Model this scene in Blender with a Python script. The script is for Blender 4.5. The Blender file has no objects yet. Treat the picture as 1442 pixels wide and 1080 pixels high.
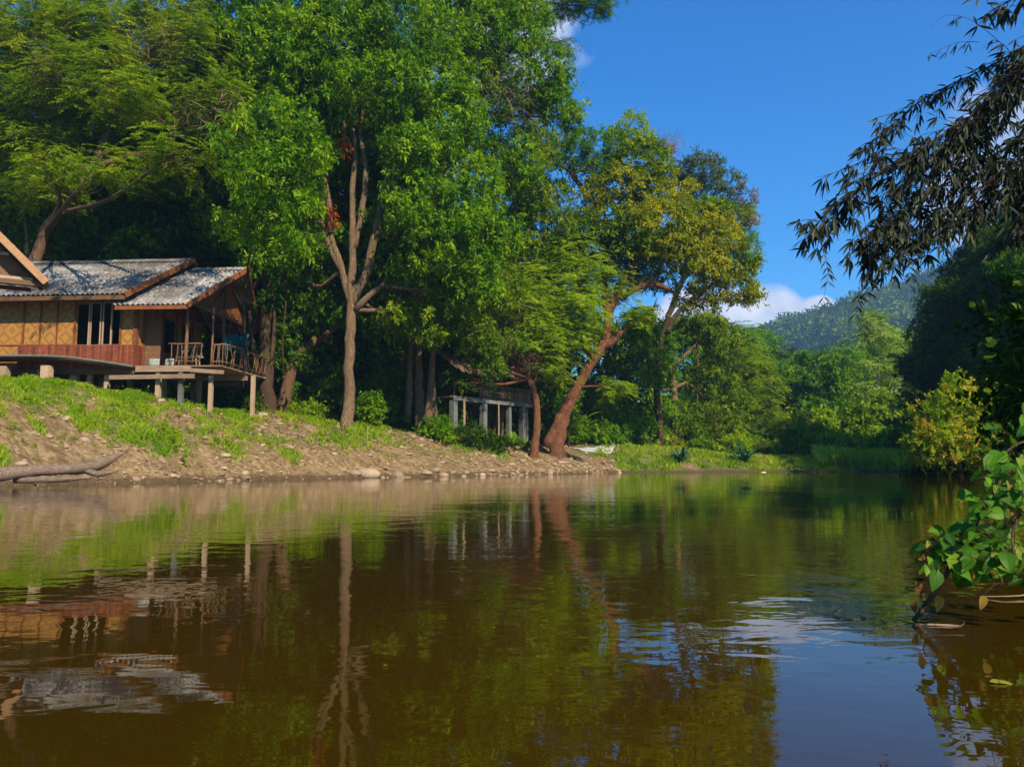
import bpy, math, random
import numpy as np
from mathutils import Vector

R = math.radians
SC = bpy.context.scene
COL = SC.collection
# ------------------------------------------------------------------ camera
H, F, PITCH = 0.65, 1120.0, R(5.71)
CT, ST = math.cos(PITCH), math.sin(PITCH)
cd = bpy.data.cameras.new('camera')
cam = bpy.data.objects.new('camera', cd)
COL.objects.link(cam)
cam.location = (0, 0, H)
cam.rotation_euler = (R(90) + PITCH, 0, 0)
cd.sensor_width = 36
cd.lens = F / 1442 * 36
cd.clip_start = 0.05
cd.clip_end = 6000
SC.camera = cam
# ------------------------------------------------------------------ sun and sky
SUN = Vector((0.46, -0.70, 0.64)).normalized()      # towards the sun
sd = bpy.data.lights.new('sun', 'SUN')
sun = bpy.data.objects.new('sun', sd)
COL.objects.link(sun)
sun.location = SUN * 60
sun.rotation_euler = SUN.to_track_quat('Z', 'Y').to_euler()
sd.energy = 5.0
sd.angle = R(0.5)
sd.color = (1.0, 0.84, 0.60)
SC.view_settings.view_transform = 'Standard'
SC.view_settings.look = 'None'
SC.view_settings.exposure = 0.85
SC.view_settings.gamma = 1
SC.view_settings.use_curve_mapping = False
SC.render.engine = 'CYCLES'
cy = SC.cycles
cy.max_bounces = 6
cy.diffuse_bounces = 3
cy.glossy_bounces = 3
cy.transmission_bounces = 4
cy.transparent_max_bounces = 6
cy.volume_bounces = 0
cy.sample_clamp_indirect = 6
cy.use_denoising = True
cy.use_adaptive_sampling = True
cy.adaptive_threshold = 0.02


def pxdir(px, py):
    u, v = (px - 721) / F, (540 - py) / F
    return np.array([u, CT - v * ST, ST + v * CT])


def W(px, py, Y):
    d = pxdir(px, py)
    return d * (Y / d[1]) + np.array([0, 0, H])


def G0(px, py):
    d = pxdir(px, py)
    p = d * (-H / d[2])
    return (p[0], p[1])


def build_world():
    w = bpy.data.worlds.new('World')
    SC.world = w
    w.use_nodes = True
    nt = w.node_tree
    N, L = nt.nodes, nt.links
    N.clear()
    out = N.new('ShaderNodeOutputWorld')
    bg = N.new('ShaderNodeBackground')
    bg.inputs[1].default_value = 0.09
    sky = N.new('ShaderNodeTexSky')
    sky.sky_type = 'NISHITA'
    sky.sun_disc = False
    sky.sun_elevation = math.asin(SUN.z)
    sky.sun_rotation = math.atan2(SUN.x, SUN.y)
    sky.air_density = 1.0
    sky.dust_density = 0.3
    sky.ozone_density = 3.0
    hs = N.new('ShaderNodeHueSaturation')
    hs.inputs['Saturation'].default_value = 1.45
    hs.inputs['Value'].default_value = 1.0
    L.new(sky.outputs[0], hs.inputs['Color'])
    gm = N.new('ShaderNodeMix')
    gm.data_type = 'RGBA'
    gm.blend_type = 'MULTIPLY'
    gm.inputs[0].default_value = 1
    L.new(hs.outputs[0], gm.inputs[6])
    gm.inputs[7].default_value = (0.50, 1.06, 1.30, 1)
    tc = N.new('ShaderNodeTexCoord')
    noi = N.new('ShaderNodeTexNoise')
    noi.inputs['Scale'].default_value = 9
    noi.inputs['Detail'].default_value = 8
    noi.inputs['Roughness'].default_value = 0.55
    L.new(tc.outputs['Generated'], noi.inputs['Vector'])

    def M(op, a, b=None, clamp=False):
        n = N.new('ShaderNodeMath')
        n.operation = op
        n.use_clamp = clamp
        for i, x in enumerate((a, b)):
            if x is None:
                continue
            if isinstance(x, (int, float)):
                n.inputs[i].default_value = x
            else:
                L.new(x, n.inputs[i])
        return n.outputs[0]
    total = None
    for (px, py, hw, hh, dens) in ((1070, 452, 88, 46, 1.0), (1150, 442, 34, 28, 1.0), (985, 446, 80, 46, .9), (1425, 235, 150, 120, .45),
                                   (735, 60, 120, 90, .6), (400, 250, 300, 40, .35), (-200, 300, 500, 100, .5), (1800, 420, 300, 90, .8)):
        d = Vector(pxdir(px, py)).normalized()
        dx = Vector(pxdir(px + hw, py)).normalized() - d
        dy = Vector(pxdir(px, py - hh)).normalized() - d
        ax, ay = dx.normalized() / dx.length, dy.normalized() / dy.length
        sub = N.new('ShaderNodeVectorMath')
        sub.operation = 'SUBTRACT'
        L.new(tc.outputs['Generated'], sub.inputs[0])
        sub.inputs[1].default_value = d
        q = []
        for a in (ax, ay):
            dt = N.new('ShaderNodeVectorMath')
            dt.operation = 'DOT_PRODUCT'
            L.new(sub.outputs[0], dt.inputs[0])
            dt.inputs[1].default_value = a
            q.append(M('POWER', M('ABSOLUTE', dt.outputs['Value']), 2.0))
        r = M('ADD', q[0], q[1])
        m = M('SUBTRACT', 1.0, r)
        nn = M('MULTIPLY', M('SUBTRACT', noi.outputs[0], 0.5), 3.4)
        m = M('MULTIPLY', M('MULTIPLY', M('ADD', m, nn), 2.2, clamp=False), 1.0, clamp=True)
        near = M('MULTIPLY', M('SUBTRACT', 2.6, r), 2.0, clamp=True)
        m = M('MULTIPLY', M('MULTIPLY', m, near), dens)
        total = m if total is None else M('MAXIMUM', total, m)
    mx = N.new('ShaderNodeMix')
    mx.data_type = 'RGBA'
    L.new(total, mx.inputs[0])
    L.new(gm.outputs[2], mx.inputs[6])
    n2 = N.new('ShaderNodeTexNoise')
    n2.inputs['Scale'].default_value = 22
    n2.inputs['Detail'].default_value = 4
    L.new(tc.outputs['Generated'], n2.inputs['Vector'])
    cr = N.new('ShaderNodeValToRGB')
    cr.color_ramp.elements[0].position = .35
    cr.color_ramp.elements[0].color = (4.2, 4.7, 6.2, 1)
    cr.color_ramp.elements[1].position = .6
    cr.color_ramp.elements[1].color = (6.6, 6.6, 7.4, 1)
    L.new(n2.outputs[0], cr.inputs[0])
    L.new(cr.outputs[0], mx.inputs[7])
    L.new(mx.outputs[2], bg.inputs[0])
    L.new(bg.outputs[0], out.inputs[0])


build_world()

# ------------------------------------------------------------------ helpers


def tag(o, label=None, cat=None, group=None, kind=None):
    if label:
        o['label'] = label
    if cat:
        o['category'] = cat
    if group:
        o['group'] = group
    if kind:
        o['kind'] = kind
    return o


def thing(name, label, cat, loc=(0, 0, 0), rz=0, group=None):
    o = bpy.data.objects.new(name, None)
    COL.objects.link(o)
    o.location = loc
    o.rotation_euler = (0, 0, rz)
    o.empty_display_size = .2
    return tag(o, label, cat, group)


class MB:
    """collects polygons of any size; build() links them as one mesh object"""

    def __init__(s):
        s.v, s.f, s.n, s.t, s.p = [], [], 0, [], []

    def add(s, verts, faces, tint=0.5):
        verts = np.asarray(verts, dtype=np.float64).reshape(-1, 3)
        s.v.append(verts)
        for f in faces:
            s.f.append([i + s.n for i in f])
            s.t.append(tint)
        s.n += len(verts)

    def box(s, a, b, tint=0.5, top=None):
        x0, y0, z0 = a
        x1, y1, z1 = b
        v = [(x0, y0, z0), (x1, y0, z0), (x1, y1, z0), (x0, y1, z0), (x0, y0, z1), (x1, y0, z1), (x1, y1, z1), (x0, y1, z1)]
        s.add(v, [(0, 3, 2, 1), (4, 5, 6, 7), (0, 1, 5, 4), (1, 2, 6, 5), (2, 3, 7, 6), (3, 0, 4, 7)], tint)

    def beam(s, p, q, w, h, tint=0.5):
        """rectangular bar from p to q, w across, h upright"""
        p, q = Vector(p), Vector(q)
        d = (q - p).normalized()
        side = d.cross(Vector((0, 0, 1)))
        if side.length < 1e-3:
            side = Vector((1, 0, 0))
        side.normalize()
        up = side.cross(d).normalized()
        v = []
        for c in (p, q):
            for a, b in ((-1, -1), (1, -1), (1, 1), (-1, 1)):
                v.append(c + side * a * w / 2 + up * b * h / 2)
        s.add([tuple(x) for x in v], [(0, 1, 2, 3), (7, 6, 5, 4), (0, 4, 5, 1), (1, 5, 6, 2), (2, 6, 7, 3), (3, 7, 4, 0)], tint)

    def tube(s, pts, rad, n=8, tint=0.5, rng=None, rough=0.0):
        pts = np.asarray(pts, float)
        rad = np.asarray(rad, float)
        m = len(pts)
        tan = np.gradient(pts, axis=0)
        tan /= np.linalg.norm(tan, axis=1)[:, None] + 1e-9
        ref = np.array([0, 1, 0.01]) if abs(tan[:, 1]).mean() < .8 else np.array([1, 0, 0.01])
        a = np.cross(tan, ref)
        a /= np.linalg.norm(a, axis=1)[:, None] + 1e-9
        b = np.cross(tan, a)
        ang = np.linspace(0, 2 * math.pi, n, endpoint=False)
        rr = rad[:, None] * np.ones((m, n))
        if rough and rng is not None:
            rr = rr * (1 + rough * rng.normal(size=(m, n)))
        v = pts[:, None, :] + rr[..., None] * (np.cos(ang)[None, :, None] * a[:, None, :] + np.sin(ang)[None, :, None] * b[:, None, :])
        faces = []
        for i in range(m - 1):
            for j in range(n):
                k = (j + 1) % n
                faces.append((i * n + j, i * n + k, (i + 1) * n + k, (i + 1) * n + j))
        faces.append(tuple(range(n))[::-1])
        faces.append(tuple((m - 1) * n + j for j in range(n)))
        s.add(v.reshape(-1, 3), faces, tint)

    def build(s, name, mat, parent=None, smooth=False):
        me = bpy.data.meshes.new(name)
        V = np.concatenate(s.v) if s.v else np.zeros((0, 3))
        me.from_pydata(V.tolist(), [], s.f)
        at = me.attributes.new('tint', 'FLOAT', 'FACE')
        at.data.foreach_set('value', np.asarray(s.t, dtype=np.float32))
        if s.p and len(s.p) == len(V):
            av = me.attributes.new('blade', 'FLOAT_VECTOR', 'POINT')
            av.data.foreach_set('vector', np.asarray(s.p, dtype=np.float32).ravel())
        if smooth:
            me.polygons.foreach_set('use_smooth', [True] * len(me.polygons))
        me.materials.append(mat)
        o = bpy.data.objects.new(name, me)
        COL.objects.link(o)
        o.parent = parent
        return o


def poly_obj(name, V, k, tint, mat, parent=None, smooth=False):
    """V (n,k,3): n separate k-gons"""
    n = len(V)
    me = bpy.data.meshes.new(name)
    me.vertices.add(n * k)
    me.vertices.foreach_set('co', np.ascontiguousarray(V, dtype=np.float32).ravel())
    me.loops.add(n * k)
    me.loops.foreach_set('vertex_index', np.arange(n * k, dtype=np.int32))
    me.polygons.add(n)
    me.polygons.foreach_set('loop_start', np.arange(n, dtype=np.int32) * k)
    me.polygons.foreach_set('loop_total', np.full(n, k, dtype=np.int32))
    at = me.attributes.new('tint', 'FLOAT', 'FACE')
    at.data.foreach_set('value', np.asarray(tint, dtype=np.float32))
    me.update(calc_edges=True)
    me.materials.append(mat)
    o = bpy.data.objects.new(name, me)
    COL.objects.link(o)
    o.parent = parent
    return o


def grid_obj(name, P, mat, parent=None, smooth=True, tint=None):
    """P (m,n,3) grid of points"""
    m, n = P.shape[:2]
    me = bpy.data.meshes.new(name)
    me.vertices.add(m * n)
    me.vertices.foreach_set('co', P.astype(np.float32).ravel())
    i, j = np.meshgrid(np.arange(m - 1), np.arange(n - 1), indexing='ij')
    a = (i * n + j).ravel()
    q = np.stack([a, a + 1, a + n + 1, a + n], 1).astype(np.int32)
    me.loops.add(q.size)
    me.loops.foreach_set('vertex_index', q.ravel())
    me.polygons.add(len(q))
    me.polygons.foreach_set('loop_start', np.arange(len(q), dtype=np.int32) * 4)
    me.polygons.foreach_set('loop_total', np.full(len(q), 4, dtype=np.int32))
    me.polygons.foreach_set('use_smooth', [smooth] * len(q))
    if tint is not None:
        at = me.attributes.new('tint', 'FLOAT', 'POINT')
        at.data.foreach_set('value', tint.astype(np.float32).ravel())
    me.update(calc_edges=True)
    me.materials.append(mat)
    o = bpy.data.objects.new(name, me)
    COL.objects.link(o)
    o.parent = parent
    return o


def vnoise(x, y, s=1.0, seed=0):
    """value noise 0..1"""
    x = np.asarray(x, float) / s
    y = np.asarray(y, float) / s
    xi, yi = np.floor(x).astype(np.int64), np.floor(y).astype(np.int64)
    fx, fy = x - xi, y - yi
    fx, fy = fx * fx * (3 - 2 * fx), fy * fy * (3 - 2 * fy)

    def h(a, b):
        n = (a * 374761393 + b * 668265263 + seed * 982451653) & 0xffffffff
        n = ((n ^ (n >> 13)) * 1274126177) & 0xffffffff
        return ((n ^ (n >> 16)) & 0xffff) / 65535.0
    return (h(xi, yi) * (1 - fx) + h(xi + 1, yi) * fx) * (1 - fy) + (h(xi, yi + 1) * (1 - fx) + h(xi + 1, yi + 1) * fx) * fy


def fbm(x, y, s, seed=0, o=4):
    t, a, n = 0, 1, 0
    for k in range(o):
        t = t + a * vnoise(x, y, s / 2 ** k, seed + k)
        n += a
        a *= .5
    return t / n


# ------------------------------------------------------------------ materials
class NT:
    def __init__(s, name):
        s.m = bpy.data.materials.new(name)
        s.m.use_nodes = True
        s.t = s.m.node_tree
        s.t.nodes.clear()
        s.out = s.n('OutputMaterial')

    def n(s, typ, **kw):
        nd = s.t.nodes.new('ShaderNode' + typ)
        for k, v in kw.items():
            if k.startswith('i_'):
                nd.inputs[k[2:].replace('_', ' ')].default_value = v
            else:
                setattr(nd, k, v)
        return nd

    def l(s, a, b):
        s.t.links.new(a, b)

    def noise(s, scale, detail=4, rough=.55, vec=None, dist=0):
        nd = s.n('TexNoise', i_Scale=scale, i_Detail=detail, i_Roughness=rough, i_Distortion=dist)
        if vec is not None:
            s.l(vec, nd.inputs['Vector'])
        return nd.outputs[0]

    def obj(s, scale=(1, 1, 1)):
        tc = s.n('TexCoord')
        mp = s.n('Mapping')
        mp.inputs['Scale'].default_value = scale
        s.l(tc.outputs['Object'], mp.inputs[0])
        return mp.outputs[0]

    def ramp(s, fac, stops):
        cr = s.n('ValToRGB')
        el = cr.color_ramp.elements
        while len(el) < len(stops):
            el.new(0.5)
        for e, (p, c) in zip(el, stops):
            e.position = p
            e.color = (*c, 1) if len(c) == 3 else c
        s.l(fac, cr.inputs[0])
        return cr.outputs[0]

    def mix(s, fac, a, b, mode='MIX'):
        m = s.n('Mix', data_type='RGBA', blend_type=mode)
        for i, x in ((0, fac), (6, a), (7, b)):
            if isinstance(x, (int, float)):
                m.inputs[i].default_value = x
            elif isinstance(x, tuple):
                m.inputs[i].default_value = (*x, 1) if len(x) == 3 else x
            else:
                s.l(x, m.inputs[i])
        return m.outputs[2]

    def math(s, op, a, b=None, clamp=False):
        m = s.n('Math', operation=op, use_clamp=clamp)
        for i, x in enumerate((a, b)):
            if x is None:
                continue
            if isinstance(x, (int, float)):
                m.inputs[i].default_value = x
            else:
                s.l(x, m.inputs[i])
        return m.outputs[0]

    def attr(s, name='tint'):
        a = s.n('Attribute', attribute_name=name)
        return a.outputs['Fac']

    def bump(s, h, strength=.4, dist=.05):
        b = s.n('Bump', i_Strength=strength, i_Distance=dist)
        s.l(h, b.inputs['Height'])
        return b.outputs[0]

    def principled(s, col, rough=.7, normal=None, spec=.3, **kw):
        p = s.n('BsdfPrincipled')
        for k, x in (('Base Color', col), ('Roughness', rough), ('Specular IOR Level', spec), *[(k.replace('_', ' '), v) for k, v in kw.items()]):
            if isinstance(x, tuple):
                p.inputs[k].default_value = (*x, 1) if len(x) == 3 else x
            elif isinstance(x, (int, float)):
                p.inputs[k].default_value = x
            else:
                s.l(x, p.inputs[k])
        if normal is not None:
            s.l(normal, p.inputs['Normal'])
        return p.outputs[0]

    def done(s, sh):
        s.l(sh, s.out.inputs[0])
        return s.m


def leaf_mat(name, c0, c1, c2, trans=.35, rough=.55, spec=.08):
    t = NT(name)
    col = t.ramp(t.attr(), [(0, c0), (.5, c1), (1, c2)])
    p = t.principled(col, rough, spec=spec)
    tr = t.n('BsdfTranslucent')
    tc = t.mix(1.0, col, (1.5, 1.45, .45), 'MULTIPLY')
    t.l(tc, tr.inputs[0])
    mx = t.n('MixShader')
    mx.inputs[0].default_value = trans
    t.l(p, mx.inputs[1])
    t.l(tr.outputs[0], mx.inputs[2])
    return t.done(mx.outputs[0])


def bark_mat(name, c0, c1, c2, scale=1.0):
    t = NT(name)
    v = t.obj((6 * scale, 6 * scale, 1.6 * scale))
    n = t.noise(2.6, 8, .75, v, .8)
    v2 = t.obj((1, 1, 1))
    n2 = t.noise(1.3 * scale, 4, .6, v2)
    col = t.ramp(n, [(.3, c0), (.52, c1), (.72, c2)])
    col = t.mix(t.math('MULTIPLY', t.math('SUBTRACT', n2, .5), 3, True), col, (.09, .10, .035))
    return t.done(t.principled(col, .9, t.bump(n, 1.0, .12)))


def wood_mat(name, c0, c1, rough=.7, sc=(2, 2, 14), spec=.25):
    t = NT(name)
    n = t.noise(3.0, 6, .6, t.obj(sc), .6)
    n2 = t.noise(.9, 3, .5, t.obj((1, 1, 1)))
    col = t.ramp(n, [(.3, c0), (.7, c1)])
    tin = t.math('ADD', t.math('MULTIPLY', t.attr(), .9), .55)
    col = t.mix(1.0, col, tin, 'MULTIPLY')
    col = t.mix(t.math('MULTIPLY', t.math('SUBTRACT', n2, .5), 2.2, True), col, tuple(x * .45 for x in c0))
    return t.done(t.principled(col, rough, t.bump(n, .35, .02), spec=spec))


L_BROAD = leaf_mat('leaf_broad', (.036, .115, .002), (.110, .250, .003), (.25, .38, .006))
L_BROAD2 = leaf_mat('leaf_broad_olive', (.045, .11, .002), (.130, .230, .004), (.27, .32, .010))
L_FERN = leaf_mat('leaf_feathery', (.06, .135, .002), (.150, .255, .004), (.31, .36, .010), .42)
L_LIME = leaf_mat('leaf_lime', (.10, .19, .004), (.22, .35, .007), (.36, .45, .014), .45)
L_GOLD = leaf_mat('leaf_gold', (.11, .16, .004), (.25, .285, .006), (.44, .40, .012), .42)
L_DARK = leaf_mat('leaf_dark', (.014, .042, .003), (.042, .100, .005), (.10, .17, .009), .25)  # dark leaf tone; understorey and right-bank shade put into the colour
L_GREY = leaf_mat('leaf_greygreen', (.045, .085, .025), (.09, .14, .04), (.18, .20, .08), .3)
L_PINK = leaf_mat('leaf_pinkish', (.16, .13, .08), (.26, .17, .13), (.38, .20, .17), .3)
L_MID = leaf_mat('leaf_mid', (.03, .10, .003), (.085, .21, .006), (.18, .31, .012), .35)
L_BUSH = leaf_mat('leaf_yellowbush', (.10, .24, .005), (.24, .36, .010), (.56, .36, .05), .42)
L_BAMBOO = leaf_mat('leaf_bamboo', (.012, .018, .014), (.026, .036, .022), (.09, .10, .03), .12, .6, .2)  # shaded silhouette look put into a near-black leaf colour
L_NEAR = leaf_mat('leaf_near', (.03, .12, .012), (.06, .21, .018), (.12, .29, .03), .4, .4, .4)
L_DRY = leaf_mat('leaf_dry', (.25, .10, .05), (.40, .20, .07), (.5, .36, .05), .35)
L_FAR = leaf_mat('leaf_mountain', (.008, .036, .006), (.040, .105, .012), (.15, .20, .035), .15, .8, .1)
L_RED = leaf_mat('leaf_red_orange', (.16, .02, .01), (.36, .06, .012), (.55, .22, .02), .3)
L_TWIG = leaf_mat('twigs_dry', (.10, .06, .035), (.20, .13, .08), (.32, .24, .16), .05, .9, .1)
B_PALE = bark_mat('bark_pale', (.07, .04, .022), (.20, .125, .07), (.40, .29, .18))
B_BROWN = bark_mat('bark_brown', (.07, .035, .018), (.17, .09, .05), (.30, .19, .11))
B_RED = bark_mat('bark_red', (.06, .018, .008), (.18, .065, .028), (.36, .20, .11))
B_DARK = bark_mat('bark_dark', (.03, .018, .010), (.075, .04, .02), (.15, .09, .05))
B_GREY = bark_mat('bark_grey', (.2, .17, .13), (.38, .34, .28), (.55, .5, .43))

# ------------------------------------------------------------------ terrain
# river outline: (x, y, bank height, bank width) anticlockwise, near-left round to near-right
BANK = []
BANK += [(-120, -30, 3, 8), (-70, 6, 3.2, 8), (-36, 17.5, 3.4, 8)]
for px, py, top, wd in ((-150, 689, 3.5, 5.2), (0, 684, 3.4, 5.4), (150, 680.5, 3.5, 5.4), (230, 679, 3.6, 5.4), (300, 677, 3.45, 5.6), (450, 674, 2.95, 5.6),
                        (600, 671.5, 2.6, 5.6), (700, 669.6, 2.3, 6), (800, 667.2, 2.0, 6), (870, 665.6, 1.9, 6), (930, 665.4, 2.0, 5), (1000, 664.9, 1.6, 5),
                        (1130, 664.6, .9, 4), (1250, 665.0, .6, 4), (1320, 666.5, .8, 4), (1370, 671, 1.0, 4)):
    x, y = G0(px, py)
    BANK.append((x, y, top, wd))
BANK += [(17.5, 24, 1.2, 4), (9.6, 13.5, 1.2, 3), (5.6, 8, 1.0, 3), (3.9, 5, .9, 2.5), (3.6, 2, .9, 2.5), (4.5, -6, 1, 3), (9, -30, 1, 4), (12, -60, 1, 4), (-120, -60, 3, 8)]
BANK = np.array(BANK)


def bank_dist(x, y):
    """signed distance to the river edge (+ on land), bank height, bank width"""
    x = np.asarray(x, float)
    y = np.asarray(y, float)
    best = np.full(x.shape, 1e9)
    top = np.zeros(x.shape)
    wd = np.ones(x.shape)
    inside = np.zeros(x.shape, bool)
    n = len(BANK)
    for i in range(n):
        a, b = BANK[i], BANK[(i + 1) % n]
        dx, dy = b[0] - a[0], b[1] - a[1]
        t = np.clip(((x - a[0]) * dx + (y - a[1]) * dy) / (dx * dx + dy * dy), 0, 1)
        d = np.hypot(x - a[0] - t * dx, y - a[1] - t * dy)
        m = d < best
        best = np.where(m, d, best)
        top = np.where(m, a[2] + t * (b[2] - a[2]), top)
        wd = np.where(m, a[3] + t * (b[3] - a[3]), wd)
        c = ((a[1] > y) != (b[1] > y)) & (x < dx * (y - a[1]) / (dy if abs(dy) > 1e-9 else 1e-9) + a[0])
        inside ^= c
    return np.where(inside, -best, best), top, wd


def hz(x, y):
    x = np.asarray(x, float)
    y = np.asarray(y, float)
    wob = (fbm(x, y, 3.0, 5, 3) - .5) * .9 * np.clip(y / 30, .1, 1)
    d, top, wd = bank_dist(x, y)
    d = d + wob
    t = np.clip(d / wd, 0, 1)
    z = top * (1 - (1 - t) ** 1.45) + .015 * np.clip(d - wd, 0, 200)
    k = np.clip(d / 1.5, 0, 1)
    z = z + k * ((fbm(x, y, 2.2, 11, 4) - .5) * .55 + (fbm(x, y, .5, 31, 2) - .5) * .10)
    z = np.where(d < 0, np.maximum(d * .35, -1.6), z)
    return z


def hz1(x, y):
    return float(hz(np.array([x]), np.array([y]))[0])


def axis(lo, hi, step, ext, n):
    mid = np.arange(lo, hi, step)
    g = np.geomspace(step * 1.3, ext, n)
    return np.concatenate([(lo - g)[::-1], mid, hi + g])


def build_ground():
    xs = axis(-26, 36, .24, 1080, 70)
    ys = axis(-2, 76, .24, 1080, 70)
    X, Y = np.meshgrid(xs, ys, indexing='ij')
    Z = hz(X, Y)
    P = np.stack([X, Y, Z], -1)
    # grassiness, kept as a point attribute: 0 bare gravel, 1 soil under grass, 2 leaf litter
    t = NT('river_bank_soil')
    pos = t.obj()
    big = t.noise(.55, 5, .6, pos)
    fine = t.noise(9, 6, .7, pos)
    vor = t.n('TexVoronoi', i_Scale=5.5)
    t.l(pos, vor.inputs['Vector'])
    vor2 = t.n('TexVoronoi', i_Scale=14.0)
    t.l(pos, vor2.inputs['Vector'])
    sep = t.n('SeparateColor')
    t.l(vor.outputs['Color'], sep.inputs[0])
    grav = t.ramp(sep.outputs[0], [(0, (.11, .07, .035)), (.5, (.24, .165, .085)), (1, (.42, .31, .17))])
    soil = t.ramp(fine, [(.3, (.10, .062, .03)), (.55, (.21, .145, .07)), (.75, (.36, .26, .14))])
    col = t.mix(.45, soil, grav)
    patch = t.noise(1.15, 6, .7, pos, .6)
    col = t.mix(t.math('MULTIPLY', t.math('SUBTRACT', patch, .5), 4.5, True), col, (.085, .055, .025))
    litter = t.ramp(t.noise(7, 5, .75, pos), [(.35, (.05, .022, .012)), (.6, (.16, .075, .035)), (.8, (.26, .15, .08))])
    a = t.attr()
    lit = t.math('MULTIPLY', t.math('SUBTRACT', t.math('ADD', a, t.math('MULTIPLY', big, .8)), 1.55), 4, True)
    green = t.ramp(fine, [(.3, (.04, .06, .012)), (.7, (.12, .17, .03))])
    gm = t.math('MULTIPLY', t.math('SUBTRACT', t.math('ADD', a, big), .95), 3, True)
    col = t.mix(t.math('MULTIPLY', gm, .7), col, green)
    col = t.mix(lit, col, litter)
    geo = t.n('NewGeometry')
    sx = t.n('SeparateXYZ')
    t.l(geo.outputs['Position'], sx.inputs[0])
    wet = t.math('SUBTRACT', 1.0, t.math('MULTIPLY', t.math('ADD', sx.outputs[2], t.math('MULTIPLY', big, -.2)), 6, True))
    col = t.mix(t.math('MULTIPLY', wet, .8), col, (.07, .045, .025))
    h = t.math('ADD', t.math('MULTIPLY', vor.outputs[0], -.7), t.math('MULTIPLY', fine, .6))
    h = t.math('SUBTRACT', h, t.math('MULTIPLY', vor2.outputs[0], .4))
    mat = t.done(t.principled(col, .92, t.bump(h, 1.0, .09), spec=.15))
    gr = grassiness(X, Y)
    o = grid_obj('ground', P, mat, tint=gr)
    tag(o, kind='structure')


def grassiness(x, y):
    """0 bare, 1 grass, 2 shaded litter"""
    d, top, wd = bank_dist(x, y)
    t = d / wd
    px = 721 + F * x / np.maximum(y, 1)
    n = fbm(x, y, 2.6, 77, 4)
    g = np.zeros(np.shape(x))
    n3 = fbm(x, y, .9, 177, 3)
    a = np.clip((t - .20 + (n - .5) * 2.0 + (n3 - .5) * 1.2) * 1.6, 0, 1)              # upper bank, left
    left = np.clip((400 - px + (n - .5) * 160) / 90, 0, 1)
    g = a * left
    # tufts on the middle bank
    mid = ((px > 500) & (px < 640)).astype(float) * np.clip((n - .42) * 6, 0, 1) * np.clip((t - .35) * 4, 0, 1)
    g = np.maximum(g, mid)
    g = np.maximum(g, np.clip((px - 872 + (n - .5) * 170 + t * 25) / 45, 0, 1) * np.clip((n - .22 + t * .3) * 5, 0, 1) * (y > 30))
    g = np.maximum(g, .9 * ((px > 1280) & (t > .05)))
    g = np.maximum(g, .8 * np.clip((n - .47) * 7, 0, 1) * np.clip((t - .22) * 4, 0, 1))
    lit = np.clip((t - .95 + (n - .5) * .5) * 4, 0, 1) * np.clip((px - 340) / 50, 0, 1) * np.clip((850 - px) / 30, 0, 1)
    g = np.where(lit > .2, 1 + lit, g)
    g = np.where(d > wd * 1.6, np.where(px < 900, 2, np.maximum(g, 1)), g)
    return g


build_ground()


def build_water():
    t = NT('river_water')
    tc = t.n('TexCoord')
    mp = t.n('Mapping')
    mp.inputs['Scale'].default_value = (.75, 1.15, 1)
    t.l(tc.outputs['Object'], mp.inputs[0])
    w1 = t.noise(1.5, 2, .5, mp.outputs[0], .6)
    w2 = t.noise(6.0, 2, .55, mp.outputs[0], .4)
    big = t.noise(.16, 2, .5, mp.outputs[0])
    amp = t.ramp(big, [(.38, (.25, .25, .25)), (.62, (1, 1, 1))])
    h = t.math('ADD', t.math('MULTIPLY', w1, .42), t.math('MULTIPLY', w2, .17))
    h = t.math('MULTIPLY', h, amp)
    nb = t.bump(h, .5, .035)
    p = t.principled((.034, .0185, .0004), .012, nb, spec=.5, IOR=1.45)
    m = t.done(p)
    b = MB()
    s = 1080
    b.add([(-s, -s, 0), (s, -s, 0), (s, s, 0), (-s, s, 0)], [(0, 1, 2, 3)])
    o = b.build('river_water', m)
    tag(o, kind='structure')


build_water()

# ------------------------------------------------------------------ foliage templates


def unit(v):
    return v / (np.linalg.norm(v, axis=-1, keepdims=True) + 1e-9)


def cards(rng, base, d, L, w, fold=.12, droop=.1):
    n = len(base)
    L = np.broadcast_to(L, (n,))[:, None]
    w = np.broadcast_to(w, (n,))[:, None]
    up = unit(np.array([0, 0, 1.]) + rng.normal(size=(n, 3)) * .45)
    s = unit(np.cross(d, up))
    nr = np.cross(s, d)
    mid = base + d * L * .45
    tip = base + d * L
    tip = tip - np.array([0, 0, 1.]) * L * droop
    return np.stack([base, mid + s * w / 2 + nr * w * fold, tip, mid - s * w / 2 + nr * w * fold], 1)


def tmpl_broad(rng, Rc=.75, L=.25, w=.085, twigs=9, per=9, flat=.7, droop=.35):
    B, D = [], []
    for k in range(twigs):
        td = rng.normal(size=3)
        td[2] = td[2] * flat + .25
        td = unit(td)
        tl = Rc * rng.uniform(.45, 1.0)
        for i in range(per):
            t = .3 + .7 * (i + 1) / per
            p = td * tl * t + np.array([0, 0, -.18]) * (t * tl) ** 2
            q = rng.normal(size=3)
            q = unit(q - td * q.dot(td))
            B.append(p + rng.normal(size=3) * .02)
            D.append(unit(td * .55 + q * .85 + np.array([0, 0, -droop])))
    B, D = np.array(B), np.array(D)
    return cards(rng, B, D, L * rng.uniform(.7, 1.25, len(B)), w * rng.uniform(.8, 1.2, len(B)))


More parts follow.
